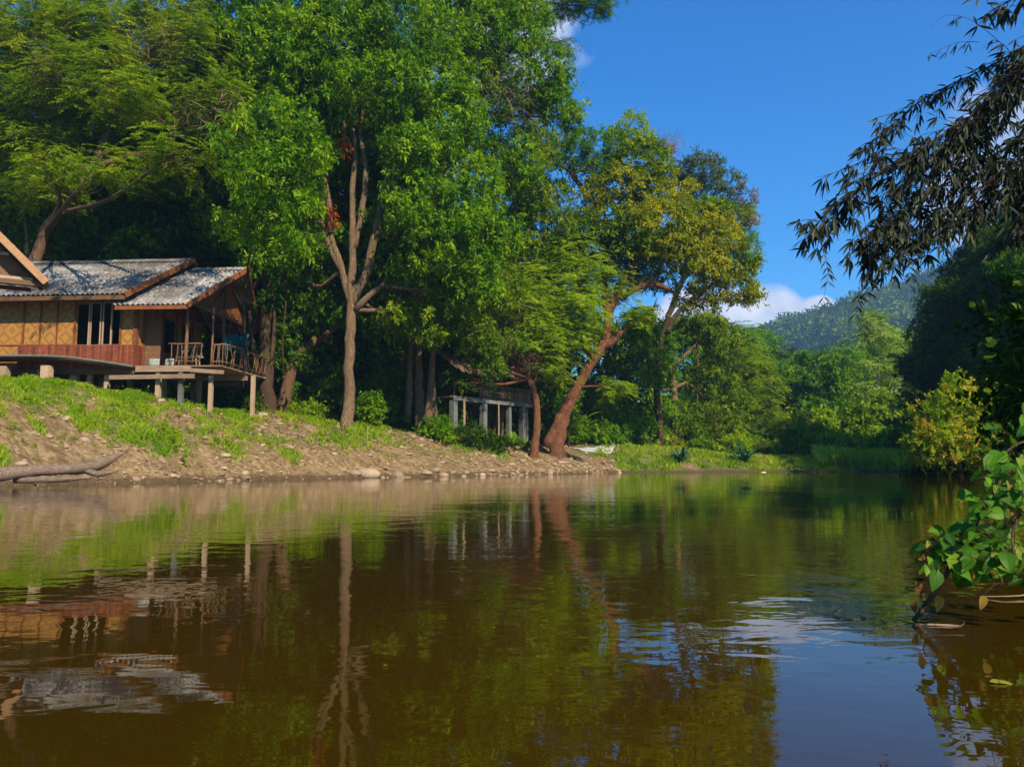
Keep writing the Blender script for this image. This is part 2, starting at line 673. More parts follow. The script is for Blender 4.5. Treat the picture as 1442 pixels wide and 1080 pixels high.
def tmpl_fern(rng, Rc=.8, L=.15, w=.05, fronds=10, per=16):
    B, D = [], []
    for k in range(fronds):
        a = rng.uniform(0, 2 * math.pi)
        td = np.array([math.cos(a), math.sin(a), rng.uniform(-.25, .3)])
        td = unit(td)
        side = np.array([-td[1], td[0], 0.])
        st = rng.normal(size=3) * Rc * .22
        tl = Rc * rng.uniform(.5, 1)
        for i in range(per):
            t = (i + 1) / per
            p = st + td * tl * t + np.array([0, 0, -.25]) * (t * tl) ** 2
            sg = 1 if i % 2 else -1
            B.append(p)
            D.append(unit(side * sg * .9 + td * .55 + np.array([0, 0, -.18]) + rng.normal(size=3) * .12))
    B, D = np.array(B), np.array(D)
    return cards(rng, B, D, L * rng.uniform(.75, 1.25, len(B)), w * rng.uniform(.8, 1.2, len(B)), .05)


def tmpl_mass(rng, n=90, L=.34, w=.24):
    d = unit(rng.normal(size=(n, 3)))
    d[:, 2] = np.abs(d[:, 2]) * 1.0 - .25
    rr = rng.uniform(.6, 1.0, n)[:, None]
    b = d * rr
    dd = unit(d * .6 + rng.normal(size=(n, 3)) * .7)
    return cards(rng, b, dd, L * rng.uniform(.6, 1.3, n), w * rng.uniform(.7, 1.2, n), .2)


def tmpl_twigs(rng, Rc=.9, n=26):
    d = unit(rng.normal(size=(n, 3)) * np.array([1, 1, .8]))
    b = rng.normal(size=(n, 3)) * Rc * .4
    return cards(rng, b, d, Rc * rng.uniform(.5, 1.2, n), .022, .1, .15)


_r = np.random.default_rng(3)
TM = {
    'broad': [tmpl_broad(_r) for _ in range(6)],
    'small': [tmpl_broad(_r, .6, .15, .07, 9, 10, .9, .2) for _ in range(6)],
    'gold': [tmpl_broad(_r, .75, .20, .10, 9, 9, .8, .25) for _ in range(6)],
    'fern': [tmpl_fern(_r) for _ in range(6)],
    'far': [tmpl_broad(_r, 1.3, .42, .2, 9, 8, .6, .15) for _ in range(5)],
    'farfern': [tmpl_fern(_r, 1.7, .4, .14, 10, 12) for _ in range(5)],
    'mass': [tmpl_mass(_r) for _ in range(6)],
    'twigs': [tmpl_twigs(_r) for _ in range(4)],
}


def scatter(rng, kind, C, out=None, tilt=.5, smin=.75, smax=1.25, tint=None, tvar=.25):
    """C (n,3) cluster centres, out (n,3) directions the clusters lean to -> cards, tints"""
    n = len(C)
    if n == 0:
        return np.zeros((0, 4, 3)), np.zeros(0)
    T = TM[kind]
    pick = rng.integers(0, len(T), n)
    az = rng.uniform(0, 2 * math.pi, n)
    up = np.tile(np.array([0, 0, 1.]), (n, 1))
    if out is not None:
        up = unit(up + out * tilt)
    a = unit(np.cross(up, np.stack([np.cos(az), np.sin(az), np.zeros(n)], 1)))
    b = np.cross(up, a)
    M = np.stack([a, b, up], 2) * rng.uniform(smin, smax, n)[:, None, None]
    VV, TT = [], []
    ct = (rng.normal(size=n) * tvar + (.45 if tint is None else tint))
    for k in range(len(T)):
        idx = np.nonzero(pick == k)[0]
        if len(idx) == 0:
            continue
        v = np.einsum('nij,lkj->nlki', M[idx], T[k]) + C[idx][:, None, None, :]
        VV.append(v.reshape(-1, 4, 3))
        tt = ct[idx][:, None] + rng.normal(size=(len(idx), len(T[k]))) * .22
        TT.append(tt.ravel())
    return np.concatenate(VV), np.clip(np.concatenate(TT), 0, 1)


CR = {'broad': .75, 'small': .6, 'gold': .75, 'fern': .75, 'far': 1.3, 'farfern': 1.6, 'mass': 1.0, 'twigs': .8}


def blob_points(rng, c, r, rc, dens):
    a, b, d = r
    area = 4 * math.pi * ((a * b) ** 1.6 / 3 + (b * d) ** 1.6 / 3 + (a * d) ** 1.6 / 3) ** (1 / 1.6)
    n = max(4, int(dens * area / (math.pi * rc * rc) * 2.6))
    u = unit(rng.normal(size=(n, 3)))
    # lobed surface
    k = rng.normal(size=(5, 3)) * 2.2
    ph = rng.uniform(0, 6.28, 5)
    lob = 1 + .13 * np.sin(u @ k.T + ph).sum(1) / 1.6
    rr = lob * rng.uniform(0, 1, n) ** .33
    rr = np.where(rng.uniform(size=n) < .6, lob * rng.uniform(.82, 1.04, n), rr)
    P = c + u * rr[:, None] * np.array([a, b, d])
    return P, u


def curve_pts(P, step=.5):
    """Catmull-Rom through rows (x,y,z,r)"""
    P = np.asarray(P, float)
    if len(P) < 3:
        n = max(2, int(np.linalg.norm(P[1, :3] - P[0, :3]) / step))
        t = np.linspace(0, 1, n + 1)[:, None]
        return P[0] * (1 - t) + P[1] * t
    Q = np.vstack([2 * P[0] - P[1], P, 2 * P[-1] - P[-2]])
    out = []
    for i in range(1, len(Q) - 2):
        p0, p1, p2, p3 = Q[i - 1], Q[i], Q[i + 1], Q[i + 2]
        n = max(2, int(np.linalg.norm(p2[:3] - p1[:3]) / step))
        t = np.linspace(0, 1, n, endpoint=False)[:, None]
        out.append(.5 * ((2 * p1) + (-p0 + p2) * t + (2 * p0 - 5 * p1 + 4 * p2 - p3) * t ** 2 + (-p0 + 3 * p1 - 3 * p2 + p3) * t ** 3))
    out.append(P[-1:])
    r = np.concatenate(out)
    r[:, 3] = np.maximum(r[:, 3], .0008)
    return r


LEAFCOUNT = [0]


def make_tree(name, label, cat, wood, blobs, kind, leafm, barkm, seed=1, dens=1.0, group=None, limbs=7, tint=None,
              crown='crown', trunk='trunk', smax=1.25, extra=(), sides=9, flare=True):
    """wood: list of polylines of (x,y,z,r); blobs: (x,y,z,rx,ry,rz[,kind,mat]) in world metres"""
    rng = np.random.default_rng(seed)
    b0 = wood[0][0]
    root = thing(name, label, cat, (b0[0], b0[1], b0[2]), 0, group)
    off = np.array([b0[0], b0[1], b0[2]])
    w = MB()
    nodes = []
    for i, path in enumerate(wood):
        c = curve_pts(path, .45)
        k = np.linspace(0, 1, len(c))
        c[:, 3] *= 1 - .7 * np.clip((k - .65) / .35, 0, 1)
        if i == 0:
            c = np.vstack([[c[0, 0], c[0, 1], c[0, 2] - .35 - c[0, 3] * 1.2, c[0, 3] * 1.1], c])
        if i == 0 and flare:
            # root flare
            hgt = np.clip(c[:, 2] - c[1, 2], 0, 99)
            c[:, 3] *= .82 * (1 + .4 * np.exp(-hgt / (c[0, 3] * 2.2 + .05)))
        c[1:-1, :3] += rng.normal(size=(len(c) - 2, 3)) * c[1:-1, 3:4] * .12
        w.tube(c[:, :3] - off, c[:, 3], sides, rng=rng, rough=.05)
        nodes.append(c)
    nodes = np.concatenate(nodes)
    leafs = {}
    for bl in blobs:
        c = np.array(bl[:3])
        r = np.array(bl[3:6])
        kd = bl[6] if len(bl) > 6 and bl[6] else kind
        lm = bl[7] if len(bl) > 7 and bl[7] else leafm
        dn = bl[8] if len(bl) > 8 else 1.0
        P, u = blob_points(rng, c, r, CR[kd], dens * dn)
        if limbs:
            up = nodes[:, 2] < c[2] + r[2] * .3
            cand = nodes[up] if up.any() else nodes
            dist = np.linalg.norm(cand[:, :3] - c, axis=1) + 8 * (cand[:, 3] < .03)
            s = cand[dist.argmin()]
            dd = np.linalg.norm(c - s[:3])
            r0 = min(s[3] * .75, .03 + .018 * min(dd, 3.5) + .014 * r.max())
            m = (s[:3] + c) / 2 + rng.normal(size=3) * min(dd, 2.5) * .10 + np.array([0, 0, -.04 * min(dd, 3)])
            lim = curve_pts([(*s[:3], r0), (*m, r0 * .8), (*c, r0 * .5)], .5)
            w.tube(lim[:, :3] - off, lim[:, 3], 6)
            sub = P[rng.choice(len(P), min(limbs, len(P)), replace=False)]
            for q in sub:
                st = lim[rng.integers(len(lim) // 2, len(lim))]
                mm = (st[:3] + q) / 2 + rng.normal(size=3) * .12 * r.max()
                l2 = curve_pts([(*st[:3], r0 * .38), (*mm, r0 * .26), (*q, .012)], .6)
                w.tube(l2[:, :3] - off, l2[:, 3], 5)
        V, T = scatter(rng, kd, P - off, u, smax=smax, tint=tint)
        leafs.setdefault(lm.name, [lm, [], []])
        leafs[lm.name][1].append(V)
        leafs[lm.name][2].append(T)
    w.build(trunk, barkm, root, smooth=True)
    for lm, V, T in leafs.values():
        V = np.concatenate(V)
        LEAFCOUNT[0] += len(V)
        poly_obj(crown, V, 4, np.concatenate(T), lm, root)
    return root


def pw(path, Y, ground=True):
    """pixel path [(px,py,r_px[,dY])] at depth Y -> world path; the first point drops to the ground"""
    out = []
    for k, p in enumerate(path):
        y = Y + (p[3] if len(p) > 3 else 0)
        q = W(p[0], p[1], y)
        out.append([q[0], q[1], q[2], p[2] * y / F])
    if ground:
        out[0][2] = hz1(out[0][0], out[0][1]) - .15
    return [tuple(o) for o in out]


def pb(blobs, Y):
    """pixel blobs [(px,py,rx,ry,dY,depth_m[,kind,mat,dens])] -> world"""
    out = []
    for b in blobs:
        y = Y + b[4]
        q = W(b[0], b[1], y)
        out.append((q[0], q[1], q[2], b[2] * y / F, b[5], b[3] * y / F, *b[6:]))
    return out


# ------------------------------------------------------------------ the big trees of the left bank
def ptree(name, label, cat, Y, wood, blobs, kind, leafm, barkm, **kw):
    ws = [pw(wood[0], Y)] + [pw(p, Y, False) for p in wood[1:]]
    return make_tree(name, label, cat, ws, pb(blobs, Y), kind, leafm, barkm, **kw)


def left_trees():
    # A feathery tree at the upper left
    ptree('feathery_tree', 'spreading feathery-leaved tree over the bungalow roof with a long horizontal branch', 'tree', 38,
          [[(30, 560, 12), (52, 360, 10), (92, 290, 9), (130, 240, 8), (165, 150, 6), (205, 70, 4), (222, -10, 3)],
           [(130, 240, 7), (70, 222, 5), (-60, 214, 3)],
           [(130, 240, 7), (190, 219, 5), (232, 222, 4), (262, 238, 3), (288, 258, 1.2)],
           [(232, 222, 3), (252, 182, 2.2), (300, 160, 1.4), (325, 135, .7)],
           [(92, 290, 5), (60, 160, 4), (0, 60, 3), (-40, 10, 2)],
           [(262, 238, 2), (290, 205, 1.3), (318, 185, .8), (360, 212, .5)]],
          [(60, 60, 95, 55, 0, 3.0), (170, 45, 85, 50, 1, 3), (260, 90, 75, 50, 0, 2.6), (110, 130, 90, 42, -1, 2.6),
           (30, 130, 60, 45, 0, 2.5), (300, 150, 55, 38, -1, 2), (40, 205, 80, 26, 0, 2.2), (150, 195, 60, 22, 1, 2), (215, 150, 60, 32, 1, 2),
           (250, 20, 70, 45, 2, 2.6), (60, 262, 60, 22, -1, 2), (130, 95, 70, 40, 3, 2.6), (300, 165, 44, 30, -1.6, 1.2, 'twigs', L_TWIG, 1.0), (90, 110, 50, 40, -2, 1.4, 'twigs', L_TWIG, .7), (230, 60, 44, 30, -2, 1.2, 'twigs', L_TWIG, .7), (200, 245, 50, 18, 1, 2), (300, 60, 60, 40, 1, 2.4), (20, 20, 70, 50, 2, 3), (120, 10, 70, 40, 2, 3), (230, 190, 50, 26, 2, 2), (150, 235, 60, 18, -8, 1.8, None, None, .45), (60, 225, 60, 18, -8, 1.8, None, None, .4), (245, 215, 55, 20, -8, 1.8, None, None, .55), (180, 130, 60, 30, -6, 2, None, None, .6), (325, 205, 42, 20, -1, 1.4), (-60, 80, 90, 90, 0, 3), (150, 90, 60, 40, -2, 2)],  # far-forward clumps added to throw dappled shade on the bungalow walls and roof
          'fern', L_FERN, B_BROWN, seed=11, dens=1.25, limbs=9)
    ptree('slender_tree', 'thin pale-trunked young tree rising behind the bungalow roof, left end', 'tree', 41,
          [[(36, 560, 5), (38, 360, 4), (36, 300, 3.5), (48, 262, 2.5)]],
          [(20, 250, 60, 34, 1, 2), (75, 300, 60, 36, 2, 2), (10, 320, 50, 30, 1, 2)], 'broad', L_BROAD2, B_PALE, seed=12, dens=.8)
    # C dark vine-laden tree between the bungalow and the pale forked tree
    ptree('vine_laden_tree', 'dark tree hung with reddish vines beside the bungalow porch', 'tree', 38.5,
          [[(378, 560, 12), (372, 470, 9), (378, 380, 8), (384, 300, 7), (378, 180, 5), (384, 60, 3)],
           [(376, 380, 6), (345, 430, 2.6), (348, 520, 2.2), (344, 560, 2)],
           [(384, 330, 6), (400, 240, 4), (430, 150, 3)],
           [(372, 470, 4), (392, 400, 2.2), (398, 330, 1.6)],
           [(365, 540, 5), (352, 440, 2.4), (362, 340, 2)],
           [(380, 545, 5), (386, 440, 2.2), (372, 330, 1.6)],
           [(398, 300, 1), (404, 400, 1.1), (398, 480, 1), (402, 555, 1)], [(360, 300, .9), (354, 380, 1), (358, 470, .9)], [(346, 396, 1.6, -3), (343, 450, 1.5, -3.2), (347, 500, 1.4, -3.3), (342, 548, 1.2, -3.4)]],
          [(370, 60, 80, 55, 1, 3, 'broad'), (330, 120, 60, 50, 2, 3), (400, 20, 70, 50, 2, 3), (360, 200, 60, 50, 2, 2.6),
           (395, 260, 60, 45, 3, 2.5), (372, 250, 46, 40, -1.5, 2), (395, 430, 26, 30, 1, 1.4, None, L_DARK), (402, 500, 24, 34, 1.5, 1.4, None, L_DARK), (350, 420, 20, 22, 1.5, 1.2, None, L_DARK), (385, 262, 52, 36, -8, 2.2), (355, 318, 44, 24, -7.5, 2), (420, 215, 40, 30, -8, 2), (330, 205, 40, 30, -7, 2, None, None, .7), (360, 375, 28, 18, -.5, 1.4, None, L_MID), (350, 330, 40, 24, -1, 1.6), (385, 170, 50, 36, -1.5, 2), (400, 350, 34, 24, -1, 1.6), (310, 250, 60, 40, 3, 2.5), (340, 320, 60, 36, 4, 2.5), (300, -20, 70, 40, 2, 3), (420, 330, 50, 40, 4, 2)],  # far-forward clumps added to cast shade on the porch
          'broad', L_BROAD, B_DARK, seed=13, dens=.8)
    # D the pale forked tree in front
    ptree('forked_tree', 'tall pale-barked tree forking into several upright limbs on the bank edge', 'tree', 40,
          [[(491, 597, 9.5), (492, 520, 9), (494, 440, 8.5), (494, 405, 7.5), (497, 350, 6), (496, 270, 5), (500, 200, 4), (492, 150, 3), (500, 60, 2)],
           [(494, 430, 6.5), (520, 372, 6.5), (531, 315, 5.5), (543, 262, 5), (562, 212, 3.5), (585, 150, 2.5)],
           [(492, 425, 6), (480, 375, 5), (466, 330, 4), (462, 270, 3.5), (440, 200, 2.5)],
           [(480, 380, 4.5), (462, 345, 4), (452, 300, 2)],
           [(500, 350, 4), (515, 250, 4), (508, 190, 3), (515, 120, 2)],
           [(500, 437, 5.5), (522, 415, 4.5), (548, 392, 3.5), (556, 384, 3)],
           [(543, 262, 3), (556, 266, 2.4), (572, 262, 1.6)],
           [(485, 195, 3), (484, 160, 2.5), (470, 90, 1.5)]],
          [(470, 60, 90, 55, 0, 3.2), (560, 40, 80, 50, 0, 3), (520, 130, 85, 45, -1, 3), (430, 130, 65, 45, 0, 2.6), (600, 120, 60, 50, 1, 3),
           (420, 215, 55, 34, -1, 2), (405, 170, 50, 40, 1, 2.5), (590, 205, 60, 42, -1, 2.4), (640, 170, 45, 50, 1, 2.4), (425, 290, 38, 22, -1, 1.6), (600, 290, 62, 45, -1, 2.4),
           (640, 350, 58, 42, -1, 2.4), (600, 385, 48, 26, 0, 2), (655, 265, 50, 48, 0, 2.4), (500, -10, 120, 40, 1, 3.4), (410, 60, 55, 45, 1, 2.4),
           (690, 320, 42, 40, 0, 2), (665, 405, 40, 24, 0, 1.8), (470, 175, 40, 26, 1, 1.8), (540, 190, 36, 24, 2, 1.6), (590, 330, 40, 30, 0, 2), (375, 200, 45, 36, 0, 2), (560, 440, 44, 26, 1.5, 1.8, None, L_BROAD2, .8), (615, 450, 42, 30, 1, 1.8, None, L_BROAD2), (575, 320, 36, 28, 1, 1.8), (440, 345, 26, 18, 0, 1.3), (428, 400, 30, 26, 2, 1.4, None, L_MID), (525, 305, 20, 20, 1.2, 1.0, None, None, .6), (480, 330, 14, 16, 1.2, .8, None, None, .5), (395, 110, 50, 40, 0, 2.4), (420, 250, 36, 22, -1, 1.6),
           (488, 215, 9, 34, -.4, .3, 'small', L_RED, .35), (463, 325, 9, 34, -.4, .3, 'small', L_RED, .35), (448, 288, 7, 16, -.3, .3, 'small', L_RED, .4)],
          'broad', L_BROAD, B_PALE, seed=14, dens=1.0, limbs=9)
    # red and orange clinging leaves on the forks
    # E bent mossy trunk
    ptree('bent_tree', 'low mossy trunk bent to the right behind the bank edge', 'tree', 44,
          [[(392, 565, 10), (412, 515, 9), (436, 485, 7.5), (462, 468, 6.5), (482, 450, 5), (500, 410, 3)]],
          [(455, 380, 45, 36, 1, 2), (430, 440, 34, 30, 2, 2), (520, 470, 40, 30, 3, 2), (515, 400, 34, 30, 2, 2)], 'broad', L_DARK, B_BROWN, seed=15, dens=.8)
    # F cluster of trunks
    ptree('clustered_trunk_tree', 'tree with three close brown trunks standing in dark undergrowth', 'tree', 46,
          [[(592, 596, 9), (590, 520, 7), (588, 440, 6), (590, 340, 5), (640, 200, 4), (700, 90, 3)],
           [(575, 590, 6), (578, 500, 4.5), (582, 410, 4), (600, 300, 3)],
           [(612, 590, 5), (608, 500, 4.5), (612, 420, 4), (620, 330, 3)],
           [(640, 200, 4), (580, 110, 3), (592, 40, 3.5), (592, -20, 3)],
           [(700, 90, 3), (740, 60, 2), (790, 90, 1.2)],
           [(690, 170, 3), (720, 150, 2.4), (770, 150, 1.6), (815, 165, .8)]],
          [(690, 60, 75, 50, 0, 3), (745, 110, 60, 42, 0, 2.6), (700, 160, 55, 42, 1, 2.8), (650, 90, 60, 50, 2, 3), (735, 35, 48, 30, 1, 2.4), (775, 150, 36, 24, 0, 1.8),
           (640, 20, 70, 36, 2, 3), (715, 230, 55, 42, 0, 2.6), (690, -20, 70, 40, 1, 3), (715, 140, 40, 40, -1.6, 1.4, 'twigs', L_TWIG, .8), (790, 118, 26, 20, 0, 1.5), (808, 165, 18, 12, 0, 1.0)],
          'broad', L_BROAD, B_PALE, seed=16, dens=.95, limbs=8)
    ptree('leaning_trunk_tree', 'slim dark tree leaning right just left of the thatched hut', 'tree', 45,
          [[(603, 602, 7), (606, 540, 5.5), (612, 480, 5), (624, 430, 4), (640, 380, 3), (660, 320, 2)],
           [(618, 460, 2.5), (634, 436, 2), (650, 420, 1.2)]],
          [(640, 430, 44, 36, 0, 2), (690, 400, 46, 34, 0, 2.2), (665, 470, 34, 26, 0, 1.6), (628, 500, 26, 24, 2, 1.4, None, L_DARK)],
          'broad', L_BROAD2, B_BROWN, seed=17, dens=.9)
    # H tall tree with feathery foliage at the very top
    ptree('overtopping_tree', 'tallest feathery tree whose spray reaches out into the blue sky at top', 'tree', 56,
          [[(665, 600, 9), (660, 350, 7), (650, 150, 6), (680, 40, 5), (740, -20, 4), (850, -30, 2)],
           [(660, 100, 5), (600, 30, 4), (592, -20, 3)]],
          [(740, 8, 60, 20, 0, 2.5), (800, 2, 50, 18, 0, 2.2), (835, 12, 34, 14, 0, 1.6), (660, -5, 60, 24, 0, 3), (790, 60, 24, 12, 0, 1.3), (845, -30, 60, 26, 0, 2.5)],
          'fern', L_MID, B_PALE, seed=18, dens=.8, limbs=10)
    # the mass between F and the leaning tree
    ptree('layered_tree', 'full green tree with drooping layered foliage left of the yellowing crown', 'tree', 52,
          [[(700, 600, 9), (705, 520, 8), (700, 440, 7), (712, 350, 6), (728, 260, 4)],
           [(705, 400, 4), (715, 330, 3.6), (730, 292, 2.4), (742, 268, 1.6)]],
          [(745, 235, 48, 40, 0, 2.6), (765, 300, 52, 42, 0, 2.6), (735, 350, 55, 40, 0, 2.6), (775, 365, 50, 38, 0, 2.4), (720, 290, 42, 36, -1, 2.2),
           (800, 330, 32, 34, 0, 2), (755, 195, 30, 22, 0, 1.8), (710, 420, 44, 28, 0, 2)],
          'broad', L_BROAD2, B_BROWN, seed=19, dens=1.0, limbs=8)
    # I small reddish leaning tree with tangled dry branches in front of the hut
    ptree('tangled_tree', 'small red-barked tree with tangled dry branches in front of the thatched hut', 'tree', 49.5,
          [[(751, 618, 7), (757, 590, 6.2), (754, 560, 5.6), (745, 532, 6), (738, 508, 6), (728, 480, 5), (712, 455, 4)],
           [(738, 512, 5), (722, 507, 4.4), (700, 504, 3.6), (672, 490, 3), (655, 462, 2.4), (640, 440, 2)],
           [(728, 480, 4), (740, 455, 3), (748, 425, 2)],
           [(700, 504, 3), (690, 470, 2.6), (668, 450, 2), (655, 420, 1.6)],
           [(715, 470, 3), (695, 445, 2.2), (690, 420, 1.6)]],
          [(705, 440, 44, 24, 0, 1.8, 'twigs', L_TWIG, 1.6), (670, 470, 36, 26, 0, 1.6, 'twigs', L_TWIG, 1.6), (730, 478, 22, 20, 0, 1.2, 'twigs', L_TWIG, 1.6),
           (735, 430, 50, 26, -.5, 1.8, 'fern', L_LIME), (700, 405, 42, 20, 0, 1.8, 'fern', L_LIME), (765, 470, 36, 20, -.5, 1.5, 'fern', L_LIME),
           (690, 450, 22, 14, -1, 1, 'small', L_BROAD), (700, 485, 34, 16, -1.5, 1.0, 'twigs', L_TWIG, 1.6), (745, 500, 14, 16, -1, .8, 'twigs', L_TWIG, 1.5), (655, 500, 26, 20, -1, 1.2, 'small', L_DARK), (700, 475, 40, 22, -.6, 1.3, 'small', L_BROAD2), (660, 520, 22, 22, -1, 1.0, 'small', L_MID), (745, 470, 30, 22, -1, 1.2, 'fern', L_LIME), (685, 505, 22, 10, -1.6, .8, 'twigs', L_TWIG, 1.8), (676, 500, 36, 20, -3.2, 1.2, 'small', L_BROAD2), (716, 486, 30, 16, -2.6, 1.0, 'small', L_MID), (690, 520, 24, 14, -3.4, .9, 'small', L_MID), (640, 515, 20, 26, -3, 1.0, 'broad', L_DARK), (655, 530, 16, 20, -3.2, .8, 'small', L_DARK), (762, 505, 26, 18, -1, 1.0, 'fern', L_LIME), (750, 395, 50, 22, 0, 2, 'fern', L_LIME)],
          'fern', L_LIME, B_RED, seed=20, dens=.8, limbs=8)
    # J the big leaning tree, its feathery lower foliage and yellowing crown
    ptree('leaning_tree', 'thick reddish trunk leaning right over the bank under a broad golden yellow crown', 'tree', 51,
          [[(780, 628, 11.5), (795, 585, 10.5), (812, 545, 9.5), (835, 508, 8.5), (850, 485, 8), (857, 450, 7, .5), (868, 415, 8, 1), (893, 372, 8, 1.5), (925, 345, 6, 2), (950, 325, 4, 2)],
           [(770, 630, 9), (786, 598, 8), (800, 570, 7)],
           [(850, 490, 6), (868, 474, 5), (885, 460, 4)],
           [(835, 508, 6), (820, 470, 4), (810, 420, 3)],
           [(857, 450, 6, .5), (850, 390, 5, 1.5), (855, 330, 4, 2), (845, 270, 3, 2)],
           [(872, 420, 5, 1), (900, 404, 5.5, 1), (922, 401, 5, 1), (942, 408, 4, 1), (960, 420, 2.4, 1)],
           [(893, 372, 4, 1.5), (880, 330, 3, 2), (890, 290, 2, 2)],
           [(845, 300, 4, 2), (800, 240, 3, 2), (780, 235, 2, 2)]],
          [(820, 400, 55, 34, 0, 2.4), (790, 440, 52, 32, -1, 2.2), (822, 445, 34, 28, -1, 2), (792, 488, 42, 26, -1, 2),
           (770, 400, 40, 30, 0, 2), (892, 448, 26, 16, -.3, 1.2), (862, 545, 26, 16, -1, 1.2), (870, 400, 34, 22, 1, 1.6), (800, 375, 40, 22, 0, 2), (760, 450, 44, 30, -1, 2), (805, 350, 40, 26, 1, 2),
           (835, 380, 34, 24, 1, 2), (785, 525, 22, 12, -1, 1.2),
           (835, 225, 50, 34, 2, 2.8, 'small', L_MID), (885, 190, 36, 22, 3, 2, 'small', L_LIME), (805, 205, 28, 22, 2, 1.6, 'small', L_MID),
           (895, 235, 55, 34, 2, 2.8, 'gold', L_BROAD2), (860, 285, 62, 40, 2, 3, 'gold', L_GOLD), (930, 270, 48, 32, 3, 2.6, 'gold', L_GOLD),
           (925, 320, 66, 36, 1, 3, 'gold', L_GOLD), (985, 330, 52, 30, 2, 2.6, 'gold', L_GOLD), (1020, 370, 46, 30, 2, 2.2, 'gold', L_GOLD),
           (970, 385, 52, 26, 2, 2.2, 'gold', L_GOLD), (1035, 405, 36, 22, 2, 1.8, 'gold', L_GOLD), (880, 330, 50, 34, 1, 2.4, 'gold', L_BROAD2), (950, 350, 44, 26, 1, 2.2, 'gold', L_GOLD), (1000, 300, 36, 22, 3, 2, 'gold', L_BROAD2), (905, 390, 26, 14, 3, 1.4, 'small', L_MID), (1010, 330, 36, 22, 3, 2, 'gold', L_GOLD),
           (855, 350, 50, 34, 2, 2.4, 'gold', L_BROAD2), (985, 425, 30, 13, 2, 1.4, 'gold', L_GOLD), (1050, 365, 24, 24, 2, 1.4, 'small', L_BROAD),
           (905, 360, 36, 20, 3.5, 1.8, 'gold', L_BROAD), (1060, 418, 18, 9, 2, 1, 'gold', L_GOLD)],
          'fern', L_LIME, B_RED, seed=21, dens=1.0, limbs=8)
    ptree('grey_topped_tree', 'grey green tree with pinkish dry tips topping out right of the yellowing crown', 'tree', 62,
          [[(932, 600, 5.5), (925, 540, 5.5), (932, 475, 5.5), (945, 435, 5), (962, 390, 4.5), (980, 330, 5), (990, 290, 3)],
           [(936, 470, 4), (955, 440, 3.4), (985, 415, 3), (1010, 390, 3), (1030, 330, 2)],
           [(930, 480, 3.4), (918, 450, 2.8), (925, 420, 2)]],
          [(905, 455, 30, 26, -1, 2, 'broad', L_BROAD), (920, 520, 28, 30, -1, 2, 'broad', L_BROAD), (985, 240, 38, 26, 0, 2.6), (960, 265, 32, 26, 0, 2.2), (1010, 265, 34, 28, 0, 2.4), (1038, 310, 26, 20, 0, 2, 'small', L_BROAD2), (1048, 285, 22, 22, 0, 1.8, 'small', L_PINK, .55),
           (1055, 310, 14, 16, 0, 1.2, 'small', L_PINK, .5), (930, 210, 28, 18, 0, 1.8, 'twigs', L_PINK, 1.6), (925, 215, 30, 16, 0, 1.8, 'small', L_PINK, .4), (990, 300, 40, 18, -1, 1.8, 'small', L_BROAD),
           (1045, 335, 22, 14, 0, 1.4, 'small', L_BROAD)],
          'small', L_GREY, B_DARK, seed=23, dens=.8, limbs=9)
    # L right of it: viney trees
    ptree('viney_tree', 'vine-draped tree with a bare pale fork right of the dark forked trunk', 'tree', 66,
          [[(948, 612, 6), (949, 560, 5.5), (948, 520, 5), (960, 505, 5), (978, 488, 4), (985, 470, 1.6)],
           [(948, 548, 3), (965, 540, 2.5), (980, 548, 1.8), (992, 560, 1)],
           [(985, 440, 1.6), (983, 480, 1.2), (982, 600, 1)]],
          [(920, 490, 40, 34, 0, 2.6, None, L_MID), (960, 470, 36, 22, 1, 2.4), (1000, 465, 36, 20, 1, 2.4), (1025, 490, 30, 22, 0, 2.2), (905, 545, 32, 34, 0, 2.4, None, L_BROAD),
           (960, 590, 36, 26, 1, 2.2), (1000, 530, 40, 30, 1, 2.6), (930, 585, 34, 26, 0, 2.2, None, L_BROAD), (975, 455, 40, 12, 0, 2), (1015, 575, 36, 30, 1, 2.4)],
          'broad', L_BROAD2, B_PALE, seed=24, dens=.95, limbs=8)
    ptree('arching_tree', 'soft green arching tree leaning toward the distant valley at the river bend', 'tree', 72,
          [[(1005, 620, 5), (1010, 580, 5), (1025, 530, 4), (1045, 500, 3)],
           [(1010, 580, 3), (1050, 560, 2.5), (1085, 585, 1.5)]],
          [(1050, 515, 46, 18, 0, 2.6), (1065, 540, 40, 18, 0, 2.4), (1040, 560, 42, 22, 0, 2.4), (1075, 570, 30, 18, 0, 2), (1095, 598, 24, 12, 0, 1.6), (1020, 600, 30, 22, 0, 2), (1035, 495, 34, 14, 0, 2)],
          'fern', L_FERN, B_BROWN, seed=25, dens=1.1, limbs=8)


left_trees()


